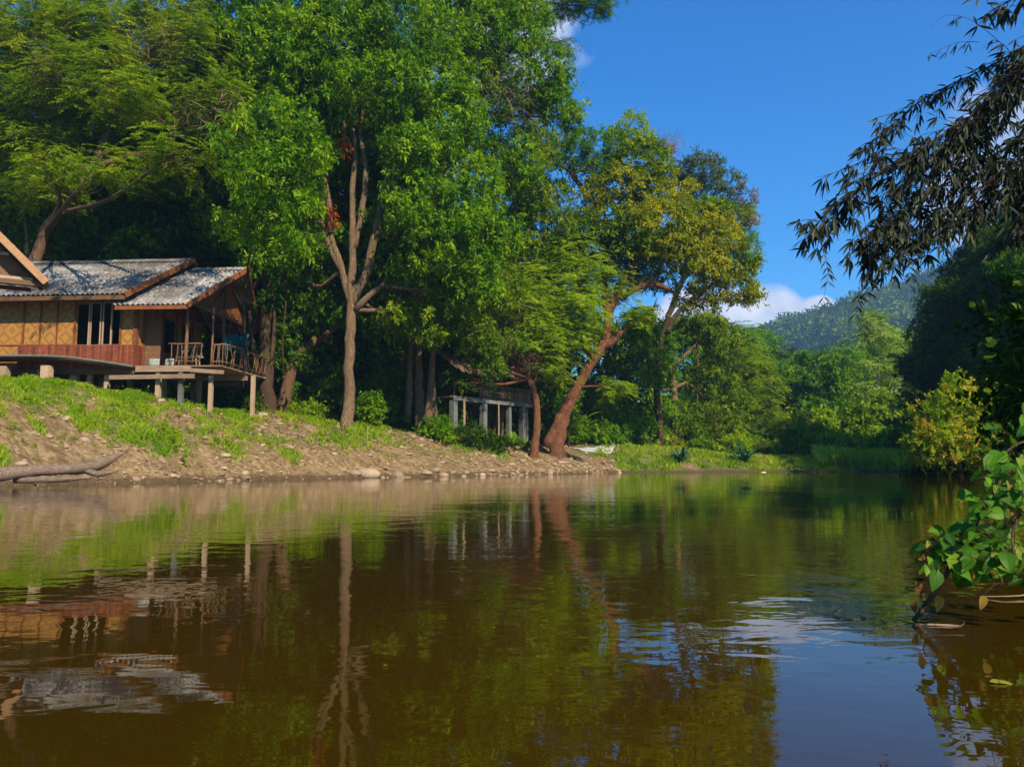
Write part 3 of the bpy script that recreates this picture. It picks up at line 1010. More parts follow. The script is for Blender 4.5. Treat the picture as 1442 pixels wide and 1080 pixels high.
# ------------------------------------------------------------------ generic trees, shrubs
def auto_tree(name, label, cat, x, y, h, rad, kind, leafm, barkm, seed, group=None, low=.35, nb=9, dens=.8, limbs=5, tr=None, smax=1.25, flat=.55, lean=0.0):
    rng = np.random.default_rng(seed)
    z = hz1(x, y)
    tr = tr or h * .02
    lx, ly = rng.normal(size=2) * h * .04
    lx += lean * h
    wood = [[(x, y, z - .2, tr), (x + lx * .3, y + ly * .4, z + h * .35, tr * .8), (x + lx * .8, y + ly, z + h * .65, tr * .55), (x + lx, y + ly, z + h * .92, tr * .2)]]
    blobs = []
    for k in range(nb):
        t = low + (1 - low) * (k + .5) / nb
        a = k * 2.4 + rng.uniform(0, 1)
        e = math.sin(math.pi * min(1, (t - low) / (1 - low) * .9 + .12)) ** .6
        rr = rad * e * rng.uniform(.35, .75)
        br = rad * rng.uniform(.38, .58)
        blobs.append((x + lx * t + math.cos(a) * rr, y + ly * t + math.sin(a) * rr, z + h * t - br * .3, br, br, br * flat * rng.uniform(.8, 1.3)))
    return make_tree(name, label, cat, wood, blobs, kind, leafm, barkm, seed=seed, dens=dens, limbs=limbs, group=group, smax=smax, sides=7)


def shrub(name, label, x, y, rad, h, kind, leafm, seed, group=None, dens=1.0, cat='shrub', nb=4):
    rng = np.random.default_rng(seed)
    z = hz1(x, y)
    wood = []
    for k in range(4):
        a = rng.uniform(0, 6.28)
        wood.append([(x, y, z - .1, .05), (x + math.cos(a) * rad * .3, y + math.sin(a) * rad * .3, z + h * .5, .03), (x + math.cos(a) * rad * .5, y + math.sin(a) * rad * .5, z + h * .85, .012)])
    blobs = []
    for k in range(nb):
        a = k * 2.4 + rng.uniform(0, 1)
        q = rad * .45 * (k > 0)
        blobs.append((x + math.cos(a) * q, y + math.sin(a) * q, z + h * rng.uniform(.45, .62), rad * rng.uniform(.5, .7), rad * .6, h * rng.uniform(.38, .5)))
    return make_tree(name, label, cat, wood, blobs, kind, leafm, B_BROWN, seed=seed, dens=dens, limbs=3, group=group, crown='foliage', trunk='stems', flare=False, sides=5)


def px_x(px, y):
    return (px - 721) / F * y


def backwoods():
    rng = np.random.default_rng(5)
    # the wall of forest behind the houses
    spots = [(-60, 46, 18, L_BROAD2), (40, 50, 17, L_BROAD2), (130, 47, 16, L_MID), (215, 50, 21, L_MID), (290, 47, 22, L_BROAD), (350, 52, 26, L_MID), (430, 50, 24, L_BROAD), (300, 55, 27, L_BROAD2), (520, 53, 25, L_MID),
             (500, 57, 18, L_MID), (170, 54, 24, L_BROAD2), (60, 56, 25, L_MID), (560, 52, 14, L_MID), (640, 60, 16, L_DARK), (700, 62, 14, L_MID), (480, 64, 19, L_BROAD), (760, 64, 13, L_MID), (820, 66, 13, L_BROAD2), (880, 70, 12, L_MID),
             (100, 62, 19, L_BROAD2), (250, 62, 20, L_BROAD), (580, 66, 20, L_BROAD2), (-40, 60, 20, L_MID), (370, 66, 21, L_BROAD), (680, 70, 19, L_BROAD)]
    used = {}
    for i, (px, y, h, lm) in enumerate(spots):
        zone = next(w for lim, w in ((0, 'beyond the left edge'), (100, 'above the left half of the bungalow roof'), (200, 'above the right half of the bungalow roof'), (330, 'above the porch roof'), (400, 'behind the vine-laden tree'),
                                     (470, 'behind the bent trunk'), (530, 'behind the forked tree'), (600, 'behind the three close trunks'), (690, 'behind the thatched hut'), (750, 'behind the layered tree'), (850, 'behind the leaning tree'), (9999, 'behind the viney tree')) if px < lim)
        lab = 'dense green forest tree ' + zone + (', farther back' if y > 56 else '') + (', the taller one' if h > 25 else '')
        used[lab] = used.get(lab, 0) + 1
        auto_tree('forest_tree', lab + (', second one' if used[lab] > 1 else ''), 'tree', px_x(px, y), y, h, h * .3, 'far', lm, B_DARK, 200 + i,
                  group='forest wall behind the stilt houses', low=.12, nb=11, dens=1.0)
    # right bank, shaded trees
    spots = [(1450, 52, 16), (1400, 57, 16.5), (1352, 64, 14.5), (1540, 47, 16), (1450, 62, 20), (1600, 50, 18), (1520, 58, 20), (1335, 68, 11)]
    for i, (px, y, h) in enumerate(spots):
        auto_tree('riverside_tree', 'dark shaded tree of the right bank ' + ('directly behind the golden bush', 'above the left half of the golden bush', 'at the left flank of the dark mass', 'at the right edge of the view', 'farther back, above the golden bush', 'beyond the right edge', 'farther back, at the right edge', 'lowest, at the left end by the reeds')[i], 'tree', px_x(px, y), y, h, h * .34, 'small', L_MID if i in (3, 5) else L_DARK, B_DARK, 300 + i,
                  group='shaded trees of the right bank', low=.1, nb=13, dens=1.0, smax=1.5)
    # near right bank beyond the frame: they shade the foreground
    for i, (x, y, h) in enumerate([(17, 15, 11), (12, 6, 10), (20, 3, 13), (17, -5, 12)]):
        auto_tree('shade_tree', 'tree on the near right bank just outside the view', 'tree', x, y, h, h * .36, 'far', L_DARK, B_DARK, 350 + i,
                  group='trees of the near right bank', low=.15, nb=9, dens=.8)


backwoods()


def understorey():
    for i, (px, y, h, lm, lab) in enumerate(((415, 46, 4.6, L_MID, 'young tree in the dark gap between the vine-laden and the bent trunk'), (445, 50, 6.5, L_BROAD2, 'young tree in the shade left of the forked tree'),
                                             (540, 46, 4.2, L_MID, 'young tree just right of the forked tree foot'), (530, 51, 7.0, L_BROAD, 'young tree behind the low limb of the forked tree'), (565, 50, 4.6, L_BROAD2, 'young tree left of the three close trunks'),
                                             (632, 48, 4.0, L_MID, 'young tree between the slim dark tree and the hut'), (650, 54, 7.5, L_BROAD2, 'young tree rising behind the thatched hut at left'), (475, 46, 3.6, L_BROAD, 'small young tree left of the forked tree foot'),
                                             (790, 58, 5.5, L_BROAD, 'young tree filling the gap right of the thatched hut'), (835, 62, 6.0, L_BROAD2, 'young tree behind the leaning trunk'), (335, 43, 4.0, L_MID, 'young tree behind the right end of the porch'))):
        auto_tree('young_tree', lab, 'tree', px_x(px, y), y, h, h * .34, 'broad', lm, B_DARK, 800 + i, group='young trees of the understorey', low=.15, nb=7, dens=.75, limbs=3, tr=.06)


understorey()


def right_bush():
    ptree('golden_bush', 'sunlit yellow green bush with orange tips against the dark right bank trees', 'bush', 38,
          [[(1352, 668, 3), (1350, 630, 2.5), (1352, 560, 1.6), (1372, 528, .6)], [(1352, 650, 2), (1310, 600, 1.6), (1300, 570, .8)], [(1352, 650, 2), (1400, 600, 1.6), (1380, 540, .7)]],
          [(1350, 580, 40, 32, 0, 1.4), (1320, 600, 36, 30, 0, 1.3), (1385, 595, 36, 30, 0, 1.3), (1350, 620, 50, 22, -.4, 1.3), (1310, 626, 30, 16, -.3, 1), (1400, 628, 30, 16, 0, 1.1), (1340, 552, 24, 18, 0, 1), (1378, 560, 20, 16, 0, .8), (1345, 645, 46, 16, -.5, 1.2), (1405, 600, 30, 26, -.3, 1.2), (1295, 612, 22, 20, 0, 1), (1390, 640, 30, 16, -.4, 1)],
          'small', L_BUSH, B_BROWN, seed=41, dens=1.0, crown='foliage', trunk='stems')
    for i, (px, py, rx, ry) in enumerate(((1300, 648, 22, 18), (1345, 655, 30, 16), (1390, 655, 30, 20), (1425, 650, 26, 26))):
        y = 36 + i * .5 - (5 if i == 3 else 0)
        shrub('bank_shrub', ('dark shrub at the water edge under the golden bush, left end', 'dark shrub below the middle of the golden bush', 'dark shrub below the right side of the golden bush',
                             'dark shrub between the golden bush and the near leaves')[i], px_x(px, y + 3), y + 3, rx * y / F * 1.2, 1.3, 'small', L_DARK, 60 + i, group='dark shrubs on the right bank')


right_bush()


def valley():
    B = B_GREY
    ptree('umbrella_tree', 'tiered umbrella-crowned tree on a thin pale trunk beyond the river bend', 'tree', 88,
          [[(1142, 640, 3), (1142, 600, 2.6), (1147, 560, 2.2), (1148, 520, 1.6)], [(1144, 610, 1.6), (1152, 598, 1.2), (1162, 588, .6)]],
          [(1148, 512, 32, 7, 0, 3.2), (1125, 530, 26, 7, 0, 2.6), (1170, 532, 26, 7, 0, 2.6), (1112, 550, 26, 8, 0, 2.4), (1150, 548, 26, 7, 0, 2.4), (1165, 566, 26, 9, 0, 2.4), (1125, 575, 24, 9, 0, 2.2),
           (1150, 590, 22, 9, 0, 2)], 'far', L_MID, B, seed=51, dens=.9)
    ptree('white_trunk_tree', 'tall feathery light green tree with a straight whitish trunk in the valley', 'tree', 92,
          [[(1237, 650, 3), (1236, 600, 3), (1236, 550, 2.8), (1238, 480, 2), (1236, 450, 1)], [(1237, 570, 1.4), (1250, 558, 1), (1258, 545, .6)]],
          [(1230, 450, 20, 14, 0, 2.4), (1245, 465, 22, 14, 0, 2.4), (1222, 480, 22, 12, 0, 2.2), (1250, 500, 22, 12, 0, 2.2), (1225, 515, 22, 11, 0, 2), (1255, 530, 18, 10, 0, 2), (1262, 555, 18, 10, 0, 2), (1215, 545, 18, 9, 0, 2)],
          'farfern', leaf_mat('leaf_pale', (.12, .22, .02), (.22, .34, .03), (.34, .42, .06), .45), B, seed=52, dens=.8)
    # rounded bamboo-like shrub clumps of the valley floor
    cl = [(1100, 610, 26, 24, 84), (1128, 612, 24, 22, 80), (1160, 608, 26, 26, 84), (1190, 600, 26, 32, 86), (1215, 606, 24, 28, 82), (1245, 596, 26, 34, 88), (1272, 600, 24, 34, 84),
          (1180, 625, 24, 14, 78), (1225, 625, 24, 15, 78), (1262, 624, 22, 16, 76), (1140, 630, 22, 10, 76), (1292, 606, 22, 30, 80), (1075, 618, 24, 18, 80)]
    where = ('at the foot of the arching tree', 'left of the umbrella tree foot', 'right of the umbrella tree trunk', 'midway between the umbrella tree and the white trunk', 'just left of the whitish trunk',
             'around the whitish trunk', 'right of the whitish trunk', 'low in front, between both valley trees', 'low in front of the whitish trunk', 'low beside the tall reeds', 'low in front of the umbrella tree',
             'behind the left side of the golden bush', 'half hidden by the arching tree')
    for i, (px, py, rx, ry, y) in enumerate(cl):
        q = W(px, py, y)
        top = W(px, py - ry, y)[2]
        shrub('bamboo_clump', 'rounded mid green clump ' + where[i], q[0], y, rx * y / F * 1.15, (top - hz1(q[0], y)) * 1.05, 'far', (L_MID, L_BROAD2, L_LIME)[i % 3] if i not in (7, 8) else L_LIME, 70 + i,
              group='rounded clumps on the valley floor', dens=1.0, nb=5)
    for i, (px, y, h) in enumerate([(1060, 120, 19), (1095, 112, 15), (1130, 125, 15), (1185, 120, 17), (1220, 128, 18), (1275, 118, 18), (1310, 110, 16), (1165, 140, 17), (1250, 145, 20),
                                     (1040, 100, 17), (1350, 100, 17), (1010, 95, 15), (960, 88, 14), (1075, 92, 9)]):
        auto_tree('valley_tree', 'hazy green valley tree ' + ('under the left foot of the mountain ridge', 'left of the umbrella tree', 'behind the umbrella tree', 'just right of the umbrella tree', 'left of the whitish trunk', 'right of the whitish trunk', 'peeping out left of the dark right bank trees', 'far behind the umbrella tree', 'far behind the whitish trunk', 'above the arching tree', 'hidden behind the dark right bank trees', 'between the viney tree and the arching tree', 'behind the viney tree', 'low behind the white stone')[i], 'tree', px_x(px, y), y, h, h * .36, 'farfern' if i % 3 == 0 else 'far', (L_MID, L_DARK, L_BROAD2)[i % 3], B_GREY, 400 + i,
                  group='valley trees below the mountain', low=.2, nb=9, dens=.7, limbs=3, smax=1.5)


valley()


# ------------------------------------------------------------------ mountain and its forest
def ridge(px):
    xs = [-400, 0, 500, 900, 1000, 1040, 1065, 1100, 1150, 1200, 1240, 1290, 1350, 1450, 1700, 2400]
    ys = [560, 520, 540, 560, 535, 502, 480, 456, 440, 428, 412, 400, 384, 340, 330, 480]
    return np.interp(px, xs, ys)


def mountain_z(x, y):
    px = 721 + F * x / 620.0
    zr = .65 + (645 - ridge(px)) * 620 / F
    s = np.clip((y - 300) / 320, 0, 1)
    s = s * s * (3 - 2 * s)
    e = np.clip((y - 620) / 500, 0, 1)
    z = zr * s * (1 - .6 * e * e)
    z = z * (1 + (fbm(x, y, 120, 91, 4) - .5) * .34 * (1 - .75 * np.exp(-((y - 620) / 60) ** 2)))
    return z - 2


def build_mountain():
    xs = np.arange(-420, 900, 8.0)
    ys = np.arange(220, 1060, 8.0)
    X, Y = np.meshgrid(xs, ys, indexing='ij')
    P = np.stack([X, Y, mountain_z(X, Y)], -1)
    t = NT('mountain_soil')
    col = t.ramp(t.noise(.05, 5, .6, t.obj()), [(.3, (.015, .03, .01)), (.7, (.04, .06, .02))])
    o = grid_obj('mountain', P, t.done(t.principled(col, .95, spec=.1)))
    tag(o, kind='structure')
    rng = np.random.default_rng(8)
    n = 9000
    y = rng.uniform(250, 680, n)
    px = rng.uniform(980, 1500, n)
    x = (px - 721) / F * y
    z = mountain_z(x, y)
    C = np.stack([x, y, z], 1)
    s = rng.uniform(3.0, 7.0, n) * (.85 + .5 * (rng.uniform(size=n) > .85))
    T = TM['mass']
    VV, TT = [], []
    pick = rng.integers(0, len(T), n)
    az = rng.uniform(0, 6.28, n)
    tall = rng.uniform(.8, 1.5, n)
    bt = .42 + 1.6 * (fbm(x, y, 45, 17, 4) - .47) + rng.normal(size=n) * .24
    for k in range(len(T)):
        i = np.nonzero(pick == k)[0]
        t0 = T[k][:80]
        c, sn = np.cos(az[i])[:, None, None], np.sin(az[i])[:, None, None]
        vx = (t0[None, :, :, 0] * c - t0[None, :, :, 1] * sn) * s[i][:, None, None]
        vy = (t0[None, :, :, 0] * sn + t0[None, :, :, 1] * c) * s[i][:, None, None]
        vz = t0[None, :, :, 2] * (s[i] * tall[i])[:, None, None]
        v = np.stack([vx, vy, vz], -1) + (C[i] + np.array([0, 0, 1.0]) * (s[i] * tall[i] * .5)[:, None])[:, None, None, :]
        VV.append(v.reshape(-1, 4, 3))
        TT.append((bt[i][:, None] + rng.normal(size=(len(i), t0.shape[0])) * .1).ravel())
    o = poly_obj('mountain_forest', np.concatenate(VV), 4, np.clip(np.concatenate(TT), 0, 1), L_FAR)
    tag(o, 'blue green jungle covering the distant mountain slope', 'forest', kind='stuff')


build_mountain()

# ------------------------------------------------------------------ bungalow
def m_roofsheet():
    t = NT('corrugated_roof')
    v = t.obj()
    n = t.noise(1.1, 6, .65, v, .5)
    n2 = t.noise(6, 6, .75, t.obj((1, .5, .5)))
    n3 = t.noise(.55, 3, .5, v)
    col = t.ramp(n2, [(.33, (.06, .06, .065)), (.5, (.20, .20, .20)), (.68, (.43, .42, .40))])
    col = t.mix(t.math('MULTIPLY', t.math('SUBTRACT', n, .52), 5, True), col, (.33, .22, .14))
    col = t.mix(t.math('MULTIPLY', t.math('SUBTRACT', n3, .48), 5, True), col, (.10, .095, .09))
    tc = t.n('TexCoord')
    sp = t.n('SeparateXYZ')
    t.l(tc.outputs['Object'], sp.inputs[0])
    cb = t.n('CombineXYZ')
    t.l(t.math('SNAP', sp.outputs[0], .86), cb.inputs[0])
    t.l(t.math('SNAP', sp.outputs[2], .76), cb.inputs[1])
    wn = t.n('TexWhiteNoise')
    t.l(cb.outputs[0], wn.inputs[0])
    v_ = t.math('ADD', t.math('MULTIPLY', wn.outputs[0], .5), .62)
    col = t.mix(1.0, col, v_, 'MULTIPLY')
    rust = t.noise(1.7, 5, .7, t.obj((3, .5, .5)))
    col = t.mix(t.math('MULTIPLY', t.math('SUBTRACT', rust, .58), 6, True), col, (.24, .11, .05))
    return t.done(t.principled(col, .75, t.bump(n2, .3, .01)))


def m_woven():
    t = NT('woven_bamboo')
    tc = t.n('TexCoord')
    s = t.n('SeparateXYZ')
    t.l(tc.outputs['Object'], s.inputs[0])
    u = t.math('ADD', s.outputs[0], s.outputs[1])
    z = s.outputs[2]
    tri = t.math('PINGPONG', t.math('MULTIPLY', u, 1.0), .32)
    dia = t.math('ADD', t.math('PINGPONG', z, .32), tri)
    stripe = t.math('SINE', t.math('MULTIPLY', t.math('ADD', z, tri), 78))
    stripe2 = t.math('SINE', t.math('MULTIPLY', dia, 58))
    n = t.noise(14, 5, .7, t.obj((1, 1, 5)))
    n2 = t.noise(1.4, 4, .6, t.obj())
    f = t.math('ADD', t.math('MULTIPLY', stripe, .10), t.math('MULTIPLY', stripe2, .06))
    f = t.math('ADD', t.math('ADD', f, n), 0.02)
    col = t.ramp(f, [(.2, (.15, .055, .012)), (.5, (.36, .175, .04)), (.8, (.52, .30, .09))])
    dm = t.math('SINE', t.math('MULTIPLY', dia, 19.6))
    col = t.mix(t.math('MULTIPLY', t.math('ADD', dm, .2), .45, True), col, (.15, .065, .018))
    col = t.mix(t.math('MULTIPLY', t.math('SUBTRACT', n2, .5), 2.4, True), col, (.20, .09, .03))
    return t.done(t.principled(col, .75, t.bump(f, .4, .02), spec=.2))


M_ROOF = m_roofsheet()
M_WOVEN = m_woven()
M_ORANGE = wood_mat('varnished_timber', (.10, .028, .010), (.25, .09, .03))
M_PLANK = wood_mat('red_brown_planks', (.09, .022, .012), (.26, .075, .035))
M_GREYWOOD = wood_mat('weathered_timber', (.16, .10, .065), (.38, .27, .18))
M_BROWNWOOD = wood_mat('brown_timber', (.08, .04, .02), (.22, .12, .06))
M_STILT = wood_mat('concrete_stilt', (.30, .20, .13), (.46, .34, .23), .9)
M_BLUEGREY = wood_mat('painted_concrete', (.055, .06, .055), (.17, .18, .17), .85)
M_DARK = wood_mat('interior_shade', (.02, .012, .008), (.045, .028, .018), .9)  # shade of the rooms put into the colour


def corrugated(name, x0, xe, xr, y0, z0, y1, z1, mat, parent, amp=.036, per=.2, rows=3, oz=0):
    """one roof slope from the eave (y0,z0) to the ridge (y1,z1); right edge runs from xe (eave) to xr (ridge)"""
    us = np.arange(x0, max(xe, xr) + .02, per / 8)
    vs = []
    for k in range(rows):
        vs += [k / rows + .0005, (k + .5) / rows, (k + 1) / rows - .0005]
    L = math.hypot(y1 - y0, z1 - z0)
    ny, nz = -(z1 - z0) / L * (1 if y1 > y0 else -1), abs(y1 - y0) / L
    P = np.zeros((len(vs), len(us), 3))
    for i, v in enumerate(vs):
        lift = .03 * (1 - (v * rows) % 1)
        lim = xe + (xr - xe) * v
        h = amp * np.sin(us * 2 * math.pi / per) + lift
        P[i, :, 0] = np.minimum(us, lim)
        P[i, :, 1] = y0 + (y1 - y0) * v + ny * h
        P[i, :, 2] = z0 + (z1 - z0) * v + nz * h - oz
    o = grid_obj(name, P, mat, parent, smooth=True)
    md = o.modifiers.new('thick', 'SOLIDIFY')
    md.thickness = .012
    return o


def ridge_cap(name, x0, x1, y, z, slope, mat, parent, oz):
    b = MB()
    us = np.arange(x0, x1, .05)
    n = len(us)
    hh = .02 * np.sin(us * 2 * math.pi / .2)
    V = []
    for dy in (-.32, -.16, 0, .16, .32):
        for u, h in zip(us, hh):
            V.append((u, y + dy, z + .075 + (h if dy else 0) - abs(dy) * slope - oz))
    Fs = [(i * n + j, i * n + j + 1, (i + 1) * n + j + 1, (i + 1) * n + j) for i in range(4) for j in range(n - 1)]
    b.add(V, Fs)
    return b.build(name, mat, parent, smooth=True)


def bungalow():
    rng = np.random.default_rng(77)
    SCL = 1.08
    Y0 = 31.0 * SCL
    x0 = px_x(185, Y0)
    gz = 3.35
    zw = H + (gz - H) * SCL
    root = thing('bungalow', 'bamboo-walled bungalow on short stilts with grey corrugated roof and open porch', 'house', (x0, Y0, zw), R(-4))
    root.scale = (SCL, SCL, SCL)
    fz, wt = 4.5 - gz, 7.1 - gz          # floor, wall top

    def P(px, dy=0):
        return (px - 185) / 36.1

    # main walls (woven) with the window opening left free
    w = MB()
    wx0, wx1, wz0, wz1 = P(97), P(161), 5.30 - gz, 6.93 - gz
    for a, b in (((-7.4, 0, fz), (wx0, .07, wt)), ((wx1, 0, fz), (0, .07, wt)), ((wx0, 0, fz), (wx1, .07, wz0)), ((wx0, 0, wz1), (wx1, .07, wt))):
        w.box(a, b)
    # side wall towards the porch, openings for the door and two windows
    ys = [.07, .55, 1.5, 2.1, 3.2, 3.7, 4.7, 5.6]
    for i in range(len(ys) - 1):
        if i in (1, 3, 5):
            z0 = 6.75 - gz
            w.box((-.07, ys[i], z0), (0, ys[i + 1], wt))
            if i != 1:
                w.box((-.07, ys[i], fz), (0, ys[i + 1], fz + .8))
        else:
            w.box((-.07, ys[i], fz), (0, ys[i + 1], wt))
    w.box((-7.4, 5.6, fz), (0, 5.67, wt))
    w.box((-7.47, 0, fz), (-7.4, 5.67, wt))
    w.build('wall', M_WOVEN, root)
    # inner lining in near-black: room shade put into its colour
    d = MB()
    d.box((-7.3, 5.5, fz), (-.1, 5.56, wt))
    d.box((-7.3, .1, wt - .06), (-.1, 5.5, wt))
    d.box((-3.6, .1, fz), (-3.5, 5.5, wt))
    d.build('room_shade_lining', M_DARK, root)
    f = MB()
    f.box((-7.5, -.03, fz - .16), (.02, 5.7, fz))
    f.build('floor', M_BROWNWOOD, root)
    # battens, corner posts and top plate
    t = MB()
    for px in (18, 43, 68):
        t.box((P(px) - .03, -.03, fz + .8), (P(px) + .03, -.002, wt - .05), rng.uniform(.3, .7))
    t.box((P(18) - .05, -.045, fz), (P(18) + .03, -.002, wt - .05))
    for x in (wx0 - .10, wx1 + .02, -.09):
        t.box((x, -.05, fz + .03), (x + .08, -.002, wt - .05), .6)
    t.box((-7.5, -.07, wt - .05), (.03, -.002, wt + .1), .5)
    t.box((-.008 + .01, -.05, fz), (.07, .10, wt), .5)
    for y in ys[1:7]:
        t.box((.003, y - .04, fz), (.05, y + .04, wt - .02), .4)
    t.box((-7.4, -.035, fz + .79), (wx0 - .1, -.004, fz + .84), .8)
    t.build('wall_frame', M_ORANGE, root)
    # plank skirting
    s = MB()
    x = P(13)
    while x < .05:
        wd = rng.uniform(.07, .12)
        s.box((x, -.075 - rng.uniform(0, .02), fz - .12 - rng.uniform(0, .05)), (min(x + wd - .006, .06), -.052, fz + .77 + rng.uniform(-.01, .02)), rng.uniform(.1, 1.0))
        x += wd
    s.build('plank_skirting', M_PLANK, root)
    for ya, yb in ((-.07, .5), (1.5, 5.4)):
        s = MB()
        y = ya
        while y < yb:
            s.box((.055, y, fz - .1), (.085, y + .1, fz + .76 + rng.uniform(-.01, .01)), rng.uniform(.1, .9))
            y += .1
        s.build('plank_skirting', M_PLANK, root)
    # window
    win = MB()
    for a, b in (((wx0, -.055, wz0 - .05), (wx1, .06, wz0)), ((wx0, -.055, wz1), (wx1, .06, wz1 + .05))):
        win.box(a, b, .4)
    for fx, ww in ((.27, .05), (.32, .03), (.54, .04), (.60, .04), (.79, .06)):
        xx = wx0 + (wx1 - wx0) * fx
        win.box((xx, -.02, wz0), (xx + ww, .03, wz1), .9)
    win.build('window', M_GREYWOOD, root)
    # open door leaf on the porch side
    dr = MB()
    dr.box((.06, .5, fz + .02), (.1, .62, 6.7 - gz), .3)
    dr.box((.10, .58, fz + .02), (.72, .62, 6.6 - gz), .5)
    dr.build('door', M_BROWNWOOD, root)
    cu = MB()
    for k in range(9):
        yy = .75 + k * .075
        cu.box((-.045 + .03 * (k % 2), yy, fz + .25), (-.03 + .03 * (k % 2), yy + .06, 6.7 - gz))
    ct = NT('curtain_cloth')
    cu.build('curtain', ct.done(ct.principled((.35, .30, .28), .9)), root)
    # roofs
    ey, ez, ry, rz_ = -.8, 7.14 - gz, 2.9, 9.42 - gz
    rf = corrugated('roof', -8.2, -.05, .78, ey, ez, ry, rz_, M_ROOF, root)
    corrugated('roof', -8.2, -.05, .78, 6.6, ez, ry, rz_, M_ROOF, root)
    ridge_cap('ridge_cap', -8.2, .82, ry, rz_, (rz_ - ez) / (ry - ey), M_ROOF, rf, 0)
    fb = MB()
    fb.beam((-.02, ey - .04, ez - .04), (.84, ry, rz_ - .02), .05, .22, .6)
    fb.beam((-.02, 6.64, ez - .04), (.84, ry, rz_ - .02), .05, .22, .6)
    fb.build('bargeboard', M_ORANGE, rf)
    fe = MB()
    fe.box((-8.2, ey + .02, ez - .2), (-.06, ey + .06, ez - .03), .4)
    fe.build('eave_board', M_BROWNWOOD, root)
    pe, pz, pr = -.72, 6.72 - gz, 9.0 - gz
    rf = corrugated('porch_roof', -.55, 2.42, 3.2, pe, pz, ry, pr, M_ROOF, root)
    corrugated('porch_roof', .1, 2.42, 3.2, 6.5, pz, ry, pr, M_ROOF, root)
    ridge_cap('ridge_cap', .84, 3.25, ry, pr, (pr - pz) / (ry - pe), M_ROOF, rf, 0)
    fb = MB()
    fb.beam((2.45, pe - .04, pz - .04), (3.27, ry, pr - .02), .05, .2, .75)
    fb.beam((2.45, 6.54, pz - .04), (3.27, ry, pr - .02), .05, .2, .75)
    fb.build('bargeboard', M_ORANGE, rf)
    fe = MB()
    fe.box((-.5, pe + .02, pz - .17), (2.40, pe + .06, pz - .02), .7)
    # purlins and rafters under the porch roof
    for k in (.25, .5, .75):
        for side in (1, -1):
            yy = ry - side * (ry - pe) * (1 - k)
            zz = pz + (pr - pz) * k - .07
            fe.box((.1, yy - .04, zz - .06), (2.4 + .75 * k, yy + .04, zz), .4)
    for xx in (.6, 1.5, 2.2):
        fe.beam((xx, pe + .1, pz - .1), (xx, ry, pr - .2), .06, .1, .3)
        fe.beam((xx, 6.4, pz - .1), (xx, ry, pr - .2), .06, .1, .3)
    fe.build('eave_board', M_ORANGE, rf)
    g = MB()
    zc = 6.95 - gz
    g.add([(2.25, .4, zc), (2.25, 5.4, zc), (2.25, ry, pr - .35), (2.20, .4, zc), (2.20, 5.4, zc), (2.20, ry, pr - .35)], [(0, 1, 2), (5, 4, 3), (0, 3, 4, 1), (1, 4, 5, 2), (2, 5, 3, 0)])
    g.add([(.12, .3, wt), (.12, 5.5, wt), (.12, ry, rz_ - .25), (.07, .3, wt), (.07, 5.5, wt), (.07, ry, rz_ - .25)], [(0, 1, 2), (5, 4, 3), (0, 3, 4, 1), (1, 4, 5, 2), (2, 5, 3, 0)])
    g.build('gable', M_ORANGE, root)
    gb = MB()
    gb.beam((2.29, .2, zc - .05), (2.29, 5.6, zc - .05), .06, .14, .3)
    gb.beam((2.29, ry, zc), (2.29, ry, pr - .3), .07, .07, .3)
    gb.beam((2.29, 1.4, zc), (2.29, ry, pr - .9), .06, .06, .3)
    gb.build('gable_beam', M_BROWNWOOD, root)
    # porch: deck, posts, railings
    dk = MB()
    for k in range(32):
        y = .05 + k * .17
        dk.box((.09, y, fz - .1), (3.5 + rng.uniform(-.04, .04), y + .155, fz - .05), rng.uniform(.2, .8))
    dk.build('porch_deck', M_GREYWOOD, root)
    bm = MB()
    bm.box((.09, -.06, fz - .30), (2.3, .04, fz - .06), .55)
    bm.build('deck_beam', M_GREYWOOD, root)
    bm = MB()
    bm.beam((-.9, -.12, fz - .52), (2.55, -.2, fz - .50), .1, .17, .35)
    bm.build('deck_beam', M_GREYWOOD, root)
    bm = MB()
    bm.beam((2.3, -.05, fz - .25), (3.55, .2, fz - .32), .1, .15, .35)
    bm.build('deck_beam', M_GREYWOOD, root)
    bm = MB()
    bm.beam((.1, 2.6, fz - .3), (3.5, 2.6, fz - .3), .12, .18, .3)
    bm.build('deck_beam', M_GREYWOOD, root)
    bm = MB()
    bm.beam((.1, 5.2, fz - .3), (3.5, 5.2, fz - .3), .12, .18, .3)
    bm.build('deck_beam', M_GREYWOOD, root)
    for (x, y, r, top) in ((2.03, .08, .075, pz - .02), (2.95, .35, .05, pz + .1), (2.2, 5.3, .07, pz - .02), (2.35, 2.7, .06, zc), (3.4, 5.2, .05, fz + 1.0)):
        b = MB()
        c = curve_pts([(x, y, fz - .05, r), (x + .02, y, fz + 1.2, r * .9), (x + rng.uniform(-.05, .05), y, top, r * .85)], .4)
        b.tube(c[:, :3], c[:, 3], 8, rng=rng, rough=.06)
        b.build('porch_post', M_BROWNWOOD, root, smooth=True)

